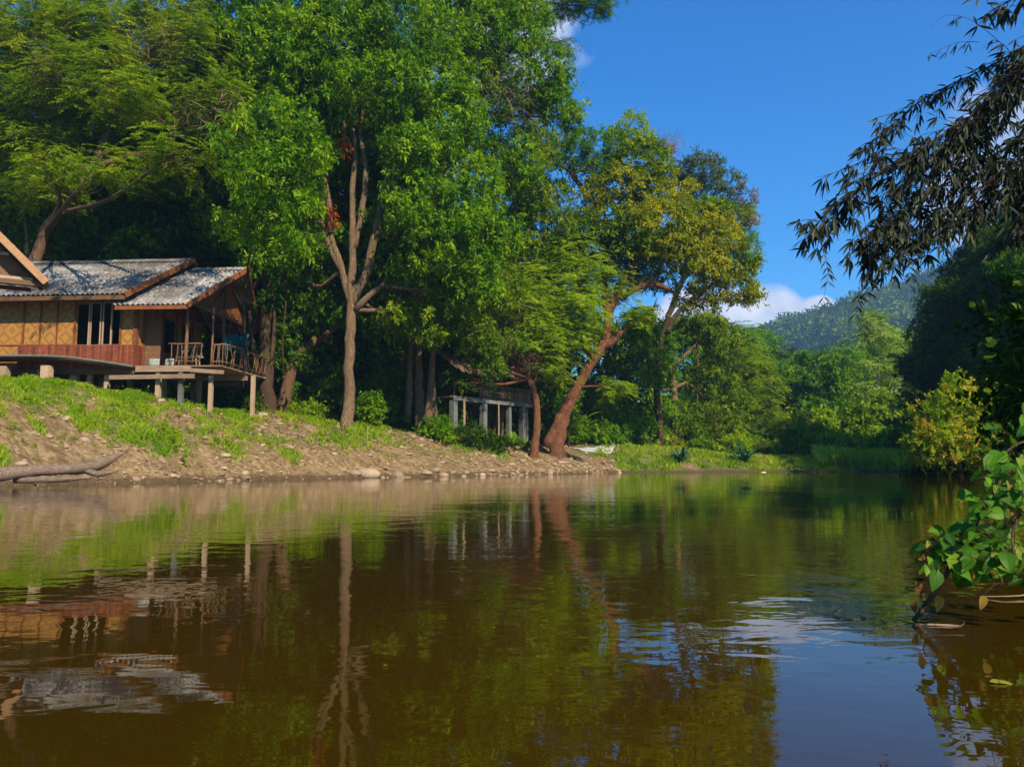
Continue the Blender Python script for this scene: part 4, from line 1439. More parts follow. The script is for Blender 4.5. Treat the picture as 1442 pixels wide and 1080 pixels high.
    def rustic(x0_, y0_, x1_, y1_, n, name='railing'):
        b = MB()
        for hh, rr in ((.82, .035), (.12, .025)):
            c = [(x0_ + (x1_ - x0_) * t, y0_ + (y1_ - y0_) * t, fz + hh + rng.uniform(-.03, .03), rr) for t in (0, .33, .66, 1)]
            c = curve_pts(c, .2)
            b.tube(c[:, :3], c[:, 3], 6, rng=rng, rough=.1)
        for k in range(n):
            t = (k + .5) / n + rng.uniform(-.02, .02)
            t2 = t + rng.uniform(-.12, .12)
            xa, ya = x0_ + (x1_ - x0_) * t, y0_ + (y1_ - y0_) * t
            xb, yb = x0_ + (x1_ - x0_) * t2, y0_ + (y1_ - y0_) * t2
            c = curve_pts([(xa, ya, fz - .02, .022), ((xa + xb) / 2 + rng.uniform(-.06, .06), (ya + yb) / 2, fz + .4, .022), (xb, yb, fz + .84, .018)], .2)
            b.tube(c[:, :3], c[:, 3], 6, rng=rng, rough=.1)
        return b.build(name, M_BROWNWOOD, root, smooth=True)
    rustic(1.3, .12, 2.6, .12, 6)
    rustic(2.95, .35, 3.5, .6, 5)
    rustic(3.5, .6, 3.5, 5.1, 20)
    rustic(2.3, 5.25, 3.5, 5.2, 8)
    # stilts
    for (px, y, wd) in ((12, -.7, .28), (47, .1, .26), (75, -.75, .32), (91, .3, .26), (112, .4, .17), (140, .3, .17), (220, .1, .17), (254, .05, .17), (290, .5, .15), (26, 2.6, .2), (82, 2.6, .2), (125, 2.7, .2),
                       (180, 2.6, .2), (235, 2.7, .16), (318, 2.8, .15), (40, 5.3, .2), (110, 5.3, .2), (180, 5.3, .2), (310, 5.2, .15)):
        x = P(px)
        c, s_ = math.cos(R(-4)), math.sin(R(-4))
        g_ = (hz1(x0 + (x * c - y * s_) * SCL, Y0 + (x * s_ + y * c) * SCL) - zw) / SCL
        b = MB()
        b.box((x - wd / 2, y - wd / 2, g_ - .3), (x + wd / 2, y + wd / 2, fz - (.12 if y < 0 else .17)), rng.uniform(.3, .7))
        b.build('stilt', M_BLUEGREY if px in (254, 300) else M_STILT, root)
    # side platform with its pale edge rail at the left
    pl = MB()
    zt = 4.70 - gz
    zr = 4.40 - gz
    V = [(-8, -1.0, zt), (-3.0, -1.0, zt), (.0, -.10, zr), (-8, -.09, zt), (-3.0, -.09, zt - .0)]
    pl.add([*V, *[(a, b, c - .07) for a, b, c in V]], [(0, 1, 4, 3), (1, 2, 4), (5, 8, 9, 6), (6, 9, 7), (0, 5, 6, 1), (1, 6, 7, 2), (3, 4, 9, 8), (2, 7, 9, 4)])
    pl.build('side_platform', M_BROWNWOOD, root)
    er = MB()
    c = curve_pts([(-8, -1.06, zt + .02, .05), (-3.0, -1.06, zt + .02, .055), (-1.4, -.6, zt - .10, .055), (.05, -.16, zr, .05)], .5)
    er.tube(c[:, :3], c[:, 3], 8)
    er.build('platform_rail', M_BLUEGREY, root, smooth=True)
    jb = MB()
    for y in (.05, 1.5, 3, 4.5):
        jb.beam((-7.4, y + .02, fz - .26), (.0, y + .02, fz - .26), .1, .2, .3)
    jb.build('floor_joist', M_BROWNWOOD, root)
    # things on the porch
    ct = NT('pale_cushion')
    cm = ct.done(ct.principled(ct.ramp(ct.noise(9, 3), [(.4, (.10, .13, .13)), (.6, (.35, .38, .36))]), .9))
    c4, s4 = math.cos(R(-4)), math.sin(R(-4))

    def wp(x, y):
        return (x0 + (x * c4 - y * s4) * SCL, Y0 + (x * s4 + y * c4) * SCL)
    for i, (x, y) in enumerate(((.55, .45), (1.15, .5))):
        X, Y = wp(x, y)
        b = MB()
        n = 9
        V = []
        for sgn in (1, -1):
            for a in range(n):
                for c_ in range(n):
                    u, v = a / (n - 1) * 2 - 1, c_ / (n - 1) * 2 - 1
                    V.append((u * .22, sgn * .09 * ((1 - u ** 4) * (1 - v ** 4)) ** .5, .2 + v * .18))
        Fc = [(k * n * n + a * n + c_, k * n * n + a * n + c_ + 1, k * n * n + (a + 1) * n + c_ + 1, k * n * n + (a + 1) * n + c_) for k in (0, 1) for a in range(n - 1) for c_ in range(n - 1)]
        b.add(V, Fc)
        o = b.build('cushion', cm, smooth=True)
        o.location = (X, Y, H + 3.80 * SCL)
        o.rotation_euler = (R(-12), 0, R(10 - 20 * i))
        tag(o, ('pale patterned cushion on the porch floor nearest the open door', 'pale patterned cushion on the porch floor beside the rustic railing')[i], 'cushion', 'cushions on the porch')
    X, Y = wp(1.85, .75)
    be = thing('rustic_bench', 'rough-hewn branchwood bench on the bungalow porch behind the railing', 'bench', (X, Y, H + 3.80 * SCL), R(-8))
    b = MB()
    b.beam((-.55, 0, .42), (.55, .05, .46), .34, .07, .8)
    b.build('seat', M_GREYWOOD, be)
    for sx in (-.42, .42):
        for sy in (-.12, .15):
            b = MB()
            c = curve_pts([(sx, sy, 0, .03), (sx * .95, sy, .2, .03), (sx * .85, sy * .8, .42, .03)], .2)
            b.tube(c[:, :3], c[:, 3], 6, rng=rng, rough=.12)
            b.build('leg', M_GREYWOOD, be, smooth=True)
    b = MB()
    for k in range(5):
        c = curve_pts([(-.5 + k * .25, .18, .42, .025), (-.46 + k * .22, .24, .7, .022), (-.3 + k * .17, .3, .95, .02)], .2)
        b.tube(c[:, :3], c[:, 3], 6, rng=rng, rough=.12)
    b.beam((-.5, .3, .95), (.5, .3, .98), .05, .05, .7)
    b.build('backrest', M_GREYWOOD, be, smooth=True)


bungalow()


def neighbour():
    rng = np.random.default_rng(78)
    e = W(65, 398, 27.0)       # right eave end of the front gable
    pk = W(-70, 264, 25.5)     # gable peak, outside the frame
    Y0 = pk[1]
    gz = hz1(e[0] - 2, Y0 + 1)
    turn = math.atan2(e[1] - pk[1], e[0] - pk[0])
    root = thing('neighbour_house', 'corner of a second timber house whose plank-edged gable juts in at left', 'house', (pk[0], Y0, gz), turn)
    hx = math.hypot(e[0] - pk[0], e[1] - pk[1])
    rzv, ez = pk[2] - gz, e[2] - gz
    L = 1.9
    t = MB()
    for sg in (1, -1):
        for k in range(1):
            t.beam((0, -.02, rzv), (sg * hx, -.02, ez), .05, .24, .85)
    t.build('bargeboard', wood_mat('tan_bargeboard', (.20, .10, .045), (.34, .20, .10)), root)
    # corrugated slopes (ridge along y)
    for sg in (1, -1):
        us = np.arange(0.02, L, .025)
        vs = np.linspace(0, 1, 7)
        P = np.zeros((len(vs), len(us), 3))
        for i, v in enumerate(vs):
            h = .028 * np.sin(us * 2 * math.pi / .2) + .14
            P[i, :, 0] = sg * hx * v * 1.02
            P[i, :, 1] = us
            P[i, :, 2] = rzv + (ez - rzv) * v * 1.02 + h
        o = grid_obj('roof', P, M_ROOF, root)
        md = o.modifiers.new('thick', 'SOLIDIFY')
        md.thickness = .012
    r = MB()
    for y in (.35, 1.0, 1.65):
        for sg in (1, -1):
            r.beam((0, y, rzv - .02), (sg * hx * .97, y, ez + .03), .06, .12, .3)
    for k in (.25, .5, .75, .95):
        for sg in (1, -1):
            r.box((sg * hx * k - .04, .06, rzv + (ez - rzv) * k + .06), (sg * hx * k + .04, L - .05, rzv + (ez - rzv) * k + .12), .4)
    r.beam((-hx * .95, .3, ez - .02), (hx * .95, .3, ez - .02), .08, .16, .3)
    r.beam((-hx * .9, 1.2, ez - .08), (hx * .85, 1.2, ez - .08), .08, .14, .3)
    r.build('rafter', M_BROWNWOOD, root)
    gi = MB()
    gi.add([(-hx * .95, .75, ez - .05), (hx * .95, .75, ez - .05), (0, .75, rzv - .05), (-hx * .95, .8, ez - .05), (hx * .95, .8, ez - .05), (0, .8, rzv - .05)], [(0, 1, 2), (5, 4, 3), (0, 3, 4, 1), (1, 4, 5, 2), (2, 5, 3, 0)])
    gi.build('gable', M_BROWNWOOD, root)
    for zz, xx in ((.15, .86), (.95, .6), (1.6, .4)):
        g2 = MB()
        g2.beam((-hx * xx, .5, ez + zz), (hx * xx, .5, ez + zz), .07, .1, .9)
        g2.build('gable_beam', M_GREYWOOD, root)
    w = MB()
    xw = .55
    fz = 4.5 - gz
    w.box((-hx * .8, .7, fz), (xw, .78, ez), .5)
    w.box((xw, .7, fz), (xw + .07, 1.8, ez), .5)
    w.box((-hx * .8, 1.8, fz), (xw, 1.87, ez), .5)
    w.build('wall', M_WOVEN, root)
    f = MB()
    f.box((-hx * .8, .3, fz - .15), (xw + .3, 2.0, fz), .4)
    f.build('floor', M_GREYWOOD, root)
    for (x, y) in ((xw + .1, .5), (xw - 1.6, .5), (xw - 3, .5), (xw, 1.8), (xw - 1.6, 1.8)):
        g = hz1(pk[0] + x * math.cos(turn) - y * math.sin(turn), Y0 + x * math.sin(turn) + y * math.cos(turn)) - gz
        b = MB()
        b.box((x - .1, y - .1, g - .3), (x + .1, y + .1, fz - .15))
        b.build('stilt', M_STILT, root)


neighbour()


def hut():
    rng = np.random.default_rng(79)
    A = W(640, 557, 46)
    B = W(749, 577, 52.5)
    ax = Vector((B[0] - A[0], B[1] - A[1]))
    L = ax.length
    rz = math.atan2(ax.y, ax.x)
    gz = hz1(A[0] + 1, A[1] + 1)
    root = thing('thatched_hut', 'thatched hut on pale stilts half hidden by the tangled tree', 'hut', (A[0], A[1], gz), rz)
    fz = A[2] - gz
    Dp = 3.6
    d = MB()
    for k in range(int(L / .2)):
        d.box((k * .2, 0, fz - .06), (k * .2 + .185, Dp, fz), rng.uniform(.3, .9))
    d.build('deck', M_GREYWOOD, root)
    b = MB()
    b.beam((-.1, -.03, fz - .16), (L + .1, -.03, fz - .16), .12, .2, .9)
    b.build('deck_beam', M_BLUEGREY, root)
    b = MB()
    b.beam((L, .04, fz - .16), (L, Dp - .07, fz - .16), .12, .2, .8)
    b.build('deck_beam', M_BLUEGREY, root)
    b = MB()
    b.beam((-.1, Dp, fz - .16), (L, Dp, fz - .16), .12, .2, .8)
    b.build('deck_beam', M_BLUEGREY, root)
    c4, s4 = math.cos(rz), math.sin(rz)
    for i, (x, y, wd, kind) in enumerate(((.1, .15, .34, 0), (.75, -.1, .16, 1), (L * .36, .1, .34, 0), (L * .52, -.1, .1, 1), (L * .70, .15, .26, 0), (L * .88, .1, .34, 0), (L * .97, .3, .2, 0),
                                          (.1, Dp - .2, .3, 0), (L * .36, Dp - .2, .3, 0), (L * .7, Dp - .2, .3, 0), (L * .95, Dp - .2, .3, 0))):
        g = hz1(A[0] + x * c4 - y * s4, A[1] + x * s4 + y * c4) - gz
        m = MB()
        if kind:
            m.tube([(x, y, g - .2), (x + .03, y, (g + fz) / 2), (x, y, fz - .05)], [wd / 1.6, wd / 2, wd / 2.2], 8, rng=rng, rough=.05)
        else:
            m.box((x - wd / 2, y - wd / 2, g - .3), (x + wd / 2, y + wd / 2, fz - .27), rng.uniform(.4, .9))
        m.build('stilt', M_GREYWOOD if kind else M_BLUEGREY, root)
    # railing of upright sticks
    r = MB()
    for (x0, y0, x1, y1, n) in ((L * .3, .05, L * .99, .05, 44), (L * .99, .05, L * .99, Dp, 26)):
        for h in (.45, .85):
            r.beam((x0, y0, fz + h), (x1, y1, fz + h), .04, .05, .6)
        for k in range(n):
            t = k / (n - 1)
            x, y = x0 + (x1 - x0) * t, y0 + (y1 - y0) * t
            r.beam((x, y, fz), (x + rng.uniform(-.08, .08), y + rng.uniform(-.04, .04), fz + rng.uniform(.75, 1.0)), .035, .035, rng.uniform(.2, 1))
    r.build('railing', M_GREYWOOD, root)
    for x, y in ((.15, .15), (L * .35, .15), (L * .66, .15), (L * .95, .15), (.15, Dp - .15), (L * .5, Dp - .15), (L * .95, Dp - .15)):
        m = MB()
        m.tube([(x, y, fz), (x, y, fz + 1), (x, y, fz + 2.0)], [.07, .06, .06], 7, rng=rng, rough=.05)
        m.build('post', M_BROWNWOOD, root, smooth=True)
    # back wall
    m = MB()
    m.box((0, Dp - .05, fz), (L * .6, Dp, fz + 2.0))
    m.build('back_wall', M_WOVEN, root)
    # thatch: two shaggy slopes
    t = NT('thatch')
    n = t.noise(5, 6, .7, t.obj((6, 1.2, 1.2)), .3)
    col = t.ramp(n, [(.3, (.10, .055, .03)), (.55, (.26, .17, .10)), (.75, (.45, .36, .26))])
    tm = t.done(t.principled(col, .95, t.bump(n, .8, .05), spec=.1))
    ez, rzv = fz + 1.55, fz + 3.5
    x0, x1 = -.8, L + 1.2
    Q, QT = [], []
    for sg in (1, -1):
        nq = 5200
        u = rng.uniform(0, 1, nq)
        v = rng.uniform(-.02, 1, nq)
        yb = Dp / 2 - sg * (Dp / 2 + .9) * v
        zb = rzv - (rzv - ez) * v
        xb = x0 + (x1 - x0) * u
        base = np.stack([xb, yb, zb + rng.uniform(0, .08, nq)], 1)
        dd = unit(np.stack([rng.normal(size=nq) * .14, np.full(nq, -sg * (Dp / 2 + .9)), np.full(nq, -(rzv - ez) - .25)], 1) + rng.normal(size=(nq, 3)) * .08)
        Q.append(cards(rng, base, dd, rng.uniform(.35, .75, nq), .06, .1, .1))
        QT.append(rng.uniform(0, 1, nq))
    poly_obj('thatch_roof', np.concatenate(Q), 4, np.concatenate(QT), tm, root)
    m = MB()
    for sg in (1, -1):
        ye = Dp / 2 - sg * (Dp / 2 + .85)
        V = [(x0, Dp / 2, rzv - .02), (x1, Dp / 2, rzv - .02), (x1, ye, ez), (x0, ye, ez)]
        V += [(a, b_, c - .12) for a, b_, c in V]
        m.add(V, [(0, 1, 2, 3), (7, 6, 5, 4), (0, 4, 5, 1), (1, 5, 6, 2), (2, 6, 7, 3), (3, 7, 4, 0)])
    m.build('roof_lining', tm, root)


hut()


# ------------------------------------------------------------------ loose things
def strap(b, base, az, el, L, w, bend=.9, n=6, tint=.5, fold=.15):
    p = np.array(base, float)
    e = el
    V = []
    for i in range(n + 1):
        t = i / n
        d = np.array([math.cos(az) * math.cos(e), math.sin(az) * math.cos(e), math.sin(e)])
        s = np.array([-math.sin(az), math.cos(az), 0])
        up = np.cross(d, s)
        ww = w * (math.sin(math.pi * (t * .86 + .10)) ** .7) * (1 if t < 1 else .05)
        V += [p + s * ww / 2 + up * ww * fold * -1, p.copy(), p - s * ww / 2 + up * ww * fold * -1]
        p = p + d * L / n
        e -= bend / n
    Fs = []
    for i in range(n):
        a = i * 3
        Fs += [(a, a + 3, a + 4, a + 1), (a + 1, a + 4, a + 5, a + 2)]
    b.add(V, Fs, tint)


def strap_plant(name, label, cat, x, y, L, w, n, mat, seed, group=None, bend=1.0, el=(.7, 1.4), stem=0, zoff=0):
    rng = np.random.default_rng(seed)
    z = hz1(x, y) + zoff
    root = thing(name, label, cat, (x, y, z), 0, group)
    b = MB()
    for k in range(n):
        strap(b, (rng.normal() * .05, rng.normal() * .05, stem * rng.uniform(.6, 1)), rng.uniform(0, 6.28), rng.uniform(*el), L * rng.uniform(.7, 1.15), w * rng.uniform(.8, 1.1), bend * rng.uniform(.7, 1.4), tint=rng.uniform(.2, .9))
    b.build('leaves', mat, root, smooth=True)
    if stem:
        s = MB()
        s.tube([(0, 0, -.1), (.02, 0, stem * .5), (0, 0, stem)], [.09, .08, .05], 8)
        s.build('stem', B_BROWN, root, smooth=True)
    return root


def rock_mesh(rng, s):
    import itertools
    # a lumpy stone from a sphere grid
    n, m = 9, 7
    V, Fs = [], []
    k = rng.normal(size=(4, 3)) * 1.6
    ph = rng.uniform(0, 6, 4)
    sc = np.array([rng.uniform(.8, 1.3), rng.uniform(.7, 1.1), rng.uniform(.4, .7)]) * s
    for i in range(m + 1):
        th = math.pi * i / m
        for j in range(n):
            a = 2 * math.pi * j / n
            d = np.array([math.sin(th) * math.cos(a), math.sin(th) * math.sin(a), math.cos(th)])
            r = 1 + .16 * np.sin(k @ d + ph).sum() / 1.5 + rng.normal() * .03
            V.append(d * r * sc)
    for i in range(m):
        for j in range(n):
            Fs.append((i * n + j, (i + 1) * n + j, (i + 1) * n + (j + 1) % n, i * n + (j + 1) % n))
    return V, Fs


def loose():
    rng = np.random.default_rng(31)
    # driftwood log at the left edge of the water
    Y = 22.7
    t = NT('driftwood')
    n = t.noise(4, 6, .7, t.obj((1.2, 8, 8)), .5)
    dm = t.done(t.principled(t.ramp(n, [(.3, (.07, .045, .03)), (.55, (.20, .145, .105)), (.75, (.38, .31, .25))]), .85, t.bump(n, .8, .04)))
    p0 = W(-60, 672, Y)
    root = thing('driftwood_log', 'grey brown driftwood log lying along the water edge at left', 'log', (p0[0], p0[1], .1))
    b = MB()
    c = curve_pts([(*(W(px, py, Y + dy) - np.array([p0[0], p0[1], .1])), r) for px, py, r, dy in
                   ((-60, 672, .2, -.9), (0, 668, .19, -.5), (45, 663, .17, -.1), (90, 661, .15, .2), (125, 658, .16, .3), (148, 650, .15, .4), (172, 638, .05, .6))], .25)
    b.tube(c[:, :3], c[:, 3], 12, rng=rng, rough=.07)
    c = curve_pts([(*(W(px, py, Y + dy) - np.array([p0[0], p0[1], .1])), r) for px, py, r, dy in ((118, 661, .1, .3), (140, 668, .08, .2), (165, 662, .03, .2))], .2)
    b.tube(c[:, :3], c[:, 3], 8, rng=rng, rough=.07)
    b.build('trunk', dm, root, smooth=True)
    b = MB()
    c = curve_pts([(*(W(px, py, Y + dy) - np.array([p0[0], p0[1], .1])), r) for px, py, r, dy in ((20, 676, .09, -.2), (80, 675, .08, -.2), (128, 672, .05, -.1))], .2)
    b.tube(c[:, :3], c[:, 3], 8, rng=rng, rough=.1)
    b.build('side_branch', dm, root, smooth=True)
    # stones: larger ones counted, the rest as gravel
    t = NT('river_stone')
    n = t.noise(3, 6, .7, t.obj())
    inf = t.n('ObjectInfo')
    st = t.mix(.5, t.ramp(n, [(.3, (.14, .09, .055)), (.7, (.38, .28, .19))]), t.ramp(t.math('ADD', t.attr(), t.math('MULTIPLY', inf.outputs['Random'], .0)), [(0, (.11, .075, .05)), (.5, (.27, .19, .11)), (1, (.50, .40, .27))]))
    sm = t.done(t.principled(st, .9, t.bump(n, .5, .03)))
    V0, T0 = [], []
    for k in range(5):
        V, Fs = rock_mesh(rng, 1)
        V = np.array(V)
        tris = np.array([[V[i] for i in f] for f in Fs])
        V0.append(tris)
    m = 26000
    y = rng.uniform(22, 60, m)
    px = rng.uniform(-40, 900, m)
    x = px_x(px, y)
    d, top, wd = bank_dist(x, y)
    g = grassiness(x, y)
    prob = ((d > -.25) & (d < wd * 1.05)).astype(float) * np.where(g < .5, 1, .25) * (.25 + .75 * (fbm(x, y, 1.2, 7, 3) > .5)) * np.clip(2.2 - d / wd * 1.3, .3, 2) * .62
    keep = rng.uniform(size=m) < prob
    x, y = x[keep], y[keep]
    z = hz(x, y)
    s = np.exp(rng.normal(-3.15, .5, len(x))) * (y / 30)
    VV, TT = [], []
    pick = rng.integers(0, 5, len(x))
    az = rng.uniform(0, 6.28, len(x))
    tn = rng.uniform(0, 1, len(x))
    for k in range(5):
        i = np.nonzero(pick == k)[0]
        q = V0[k][None]
        c, sn = np.cos(az[i])[:, None, None], np.sin(az[i])[:, None, None]
        X = (q[..., 0] * c - q[..., 1] * sn) * s[i][:, None, None] + x[i][:, None, None]
        Yy = (q[..., 0] * sn + q[..., 1] * c) * s[i][:, None, None] + y[i][:, None, None]
        Z = q[..., 2] * s[i][:, None, None] + z[i][:, None, None] + s[i][:, None, None] * .15
        VV.append(np.stack([X, Yy, Z], -1).reshape(-1, 4, 3))
        TT.append(np.repeat(tn[i], q.shape[1]))
    o = poly_obj('gravel', np.concatenate(VV), 4, np.concatenate(TT), sm)
    tag(o, 'tan pebbles and gravel strewn over the sloping river bank', 'gravel', kind='stuff')
    marks = ((160, 'above the driftwood log'), (330, 'below the bungalow porch'), (450, 'below the bent trunk'), (545, 'below the forked tree'), (640, 'below the three close trunks'), (760, 'below the thatched hut'), (2000, 'below the leaning tree'))
    words_ = ('first', 'second', 'third', 'fourth', 'fifth', 'sixth', 'seventh', 'eighth')
    seen = {}
    for (px, py, r) in sorted(((48, 612, 7), (70, 616, 6), (120, 622, 9), (60, 590, 5), (186, 596, 4), (290, 600, 5), (322, 676, 6), (190, 676, 8), (250, 672, 5), (365, 607, 5), (500, 668, 8), (520, 670, 14), (560, 671, 9), (600, 668, 8),
                        (612, 664, 9), (625, 671, 7), (575, 640, 5), (622, 652, 6), (415, 650, 4), (470, 640, 4), (690, 664, 6), (730, 661, 5), (780, 655, 5), (822, 660, 5), (30, 655, 8), (345, 668, 7))):
        # march to the bank surface
        dr = pxdir(px, py)
        p = None
        for Yv in np.arange(20, 62, .15):
            q = dr * (Yv / dr[1]) + np.array([0, 0, H])
            if q[2] <= max(hz1(q[0], q[1]), 0):
                p = q
                break
        if p is None:
            continue
        b = MB()
        V, Fs = rock_mesh(rng, r * p[1] / F)
        b.add(V, Fs, rng.uniform(.1, .9))
        o = b.build('rock', sm, smooth=True)
        o.location = (p[0], p[1], p[2] + r * p[1] / F * .15)
        where = next(w for lim, w in marks if px < lim)
        row = 'at the waterline ' if py > 657 else 'up the slope '
        seen[row + where] = seen.get(row + where, 0) + 1
        tag(o, 'tan rock, ' + words_[seen[row + where] - 1] + ' from the left of those ' + row + where, 'rock', 'larger rocks on the river bank')
    # white sheet on the bank behind the big leaning tree
    t = NT('plastic_sheet')
    wm = t.done(t.principled((.36, .39, .42), .5, t.bump(t.noise(3, 4), .5, .05)))
    us, vs = np.linspace(0, 1, 26), np.linspace(0, 1, 14)
    P = np.zeros((26, 14, 3))
    for i, u in enumerate(us):
        for j, v in enumerate(vs):
            x = px_x(806 + u * 52, 58) + v * .6
            y = 57.0 + v * 1.3 + u * .5
            P[i, j] = (x, y, hz1(x, y) + .07 + .03 * math.sin(u * 17 + v * 5) + .02 * math.sin(v * 13))
    o = grid_obj('plastic_sheet', P, wm)
    md = o.modifiers.new('thick', 'SOLIDIFY')
    md.thickness = .01
    tag(o, 'pale crumpled plastic sheet spread on the bank right of the leaning trunk', 'sheet')
    # teal tarpaulin behind the porch
    t = NT('tarpaulin')
    tm = t.done(t.principled((.01, .20, .26), .5, t.bump(t.noise(2, 3), .6, .1)))
    P = np.zeros((20, 12, 3))
    a, b_ = W(316, 462, 44), W(356, 460, 44.6)
    for i in range(20):
        for j in range(12):
            u, v = i / 19, j / 11
            q = a * (1 - u) + b_ * u
            P[i, j] = (q[0], q[1] - .8 * v + .12 * math.sin(u * 9 + v * 3), q[2] - v * 1.9 + .05 * math.sin(u * 14))
    o = grid_obj('tarpaulin', P, tm)
    md = o.modifiers.new('thick', 'SOLIDIFY')
    md.thickness = .01
    tag(o, 'teal blue tarpaulin hung up behind the bungalow porch', 'tarpaulin')
    # white stone by the far water edge
    q = G0(1079, 665.2)
    b = MB()
    V, Fs = rock_mesh(rng, .32)
    b.add(V, Fs)
    t = NT('white_stone')
    o = b.build('white_stone', t.done(t.principled((.7, .66, .6), .8)), smooth=True)
    o.location = (q[0], q[1] + .8, hz1(q[0], q[1] + .8) + .25)
    tag(o, 'small white stone at the far water edge beside the dark spiky plant', 'stone')
    # spiky plants at the water edge
    for i, (px, y, L) in enumerate(((957, 57.5, 1.5), (1052, 58.5, 1.8))):
        strap_plant('spiky_plant', ('dark blue green spiky plant at the water edge below the viney tree', 'larger dark spiky plant on the grassy bank left of the white stone')[i], 'plant',
                    px_x(px, y), y + (0 if i == 0 else .9), L, .13, 46, leaf_mat('leaf_spiky', (.01, .05, .02), (.02, .09, .045), (.05, .16, .09), .1), 90 + i, 'spiky plants by the far water edge')
    # banana-like and palm plants between the hut and the viney trees
    for i, (px, y, L, w, st, where) in enumerate(((800, 58, 2.2, .45, 1.4, 'just left of the big leaning trunk'), (815, 60, 2.4, .5, 1.2, 'behind the big leaning trunk'), (838, 61, 2.2, .4, .6, 'above the pale plastic sheet'),
                                                  (862, 62, 1.8, .3, .3, 'right of the pale plastic sheet'), (885, 63, 1.8, .3, .3, 'at the foot of the dark forked tree'), (722, 49, 1.2, .3, .2, 'under the thatched hut deck'),
                                                  (705, 48.5, 1.0, .28, .1, 'at the left stilts of the thatched hut'), (740, 50.5, 1.1, .28, .2, 'beside the tangled tree base'))):
        strap_plant('broad_leaf_plant', 'large-leaved green plant growing ' + where, 'plant', px_x(px, y), y, L, w, 16 if i < 5 else 24, L_LIME if i in (1, 3) else L_BROAD, 100 + i, 'large-leaved plants along the bank', 1.2, (.8, 1.45), st)
    # shrubs under the trees
    sh = [(430, 40.5, .9, .7, L_LIME, 'fresh green fern-like shrub on the bank left of the forked tree'), (520, 41.5, .9, 1.6, L_BROAD, 'leafy shrub hiding the foot of the forked tree'),
          (620, 44.5, 1.1, 1.2, L_BROAD, 'leafy shrub on the bank below the slim dark tree'), (655, 45, 1.5, .9, L_DARK, 'dark low shrub at the left stilts of the thatched hut'),
          (350, 39, 1.2, .9, L_DARK, 'dark shrub at the foot of the vine-laden tree'), (845, 60, 1.6, 1.4, L_BROAD, 'bushy shrub behind the pale plastic sheet'), (905, 63, 1.8, 2.2, L_BROAD, 'tall leafy shrub left of the viney tree'),
          (872, 62, 1.6, 2.6, L_MID, 'tall dark green shrub right of the plastic sheet'), (1035, 64, 1.6, 1.6, L_LIME, 'bright shrub on the grass below the arching tree'), (1010, 68, 1.5, 1.5, L_MID, 'green shrub behind the bright grass bank'),
          (945, 65, 1.0, 1.0, L_GOLD, 'yellowish low shrub at the base of the viney tree'), (700, 47.2, 1.0, .8, L_DARK, 'dark shrub beneath the deck of the thatched hut'), (985, 66, 1.3, 1.3, L_BROAD, 'rounded shrub right of the yellowish low shrub'),
          (588, 47, 1.2, 1.6, L_DARK, 'dark shrub among the three close brown trunks'), (530, 47, 1.6, 2.0, L_DARK, 'dark shrub behind the forked tree'), (825, 66, 2.4, 3.6, L_MID, 'high shrub behind the leaning tree'),
          (780, 60, 2.0, 3.0, L_BROAD2, 'high shrub at the right end of the thatched hut'), (560, 49, 2, 2.8, L_DARK, 'tall dark shrub left of the three close trunks'), (462, 48, 2, 2.8, L_DARK, 'tall dark shrub behind the bent trunk'),
          (330, 44, 1.6, 2, L_DARK, 'dark shrub behind the bungalow porch'), (1065, 70, 2, 1.8, L_BROAD2, 'olive shrub behind the white stone')]
    for i, (px, y, r, h, lm, lab) in enumerate(sh):
        shrub('undergrowth_shrub', lab, px_x(px, y), y, r, h, 'small' if y < 58 else 'broad', lm, 500 + i, group='shrubs of the left bank', dens=1.3)
    # weeds with tall stems by the porch
    for i, (px, y, h, lab) in enumerate(((232, 29.2, 1.1, 'tall weed in front of the porch stilts, nearest the wooden stilt'), (250, 29.0, .9, 'tall weed in front of the pale porch stilt'), (262, 28.7, .7, 'short weed right of the pale porch stilt'),
                                         (205, 29.3, .8, 'weed beside the left end of the porch beam'), (113, 28.0, .7, 'weed standing in the grass below the window'))):
        x = px_x(px, y)
        z = hz1(x, y)
        root = thing('tall_weed', lab, 'weed', (x, y, z), 0, 'weeds in front of the bungalow')
        b = MB()
        c = curve_pts([(0, 0, -.05, .012), (.04, 0, h * .5, .01), (.1 * (-1) ** i, .02, h, .006)], .1)
        b.tube(c[:, :3], c[:, 3], 5)
        b.build('stem', L_LIME, root)
        n = 60
        tt = rng.uniform(.15, 1, n)
        base = np.stack([np.interp(tt * h, c[:, 2], c[:, 0]), np.zeros(n), tt * h], 1)
        dd = unit(rng.normal(size=(n, 3)) * np.array([1, 1, .4]))
        poly_obj('leaves', cards(rng, base, dd, rng.uniform(.08, .18, n), .06), 4, rng.uniform(.3, 1, n), L_LIME, root)
    # sticks stuck in the bank
    for i, (px, py, y, h) in enumerate(((517, 655, 37.5, 1.1), (483, 612, 38.6, .6))):
        x = px_x(px, y)
        z = hz1(x, y)
        b = MB()
        b.tube([(0, 0, -.2), (.02, 0, h * .5), (.03 + .2 * i, 0, h)], [.03, .025, .018], 6)
        o = b.build('stake', M_GREYWOOD, smooth=True)
        o.location = (x, y, z)
        tag(o, ('thin upright stick standing in the grass patch of the bank', 'short tilted stick at the foot of the forked tree')[i], 'stick')


loose()


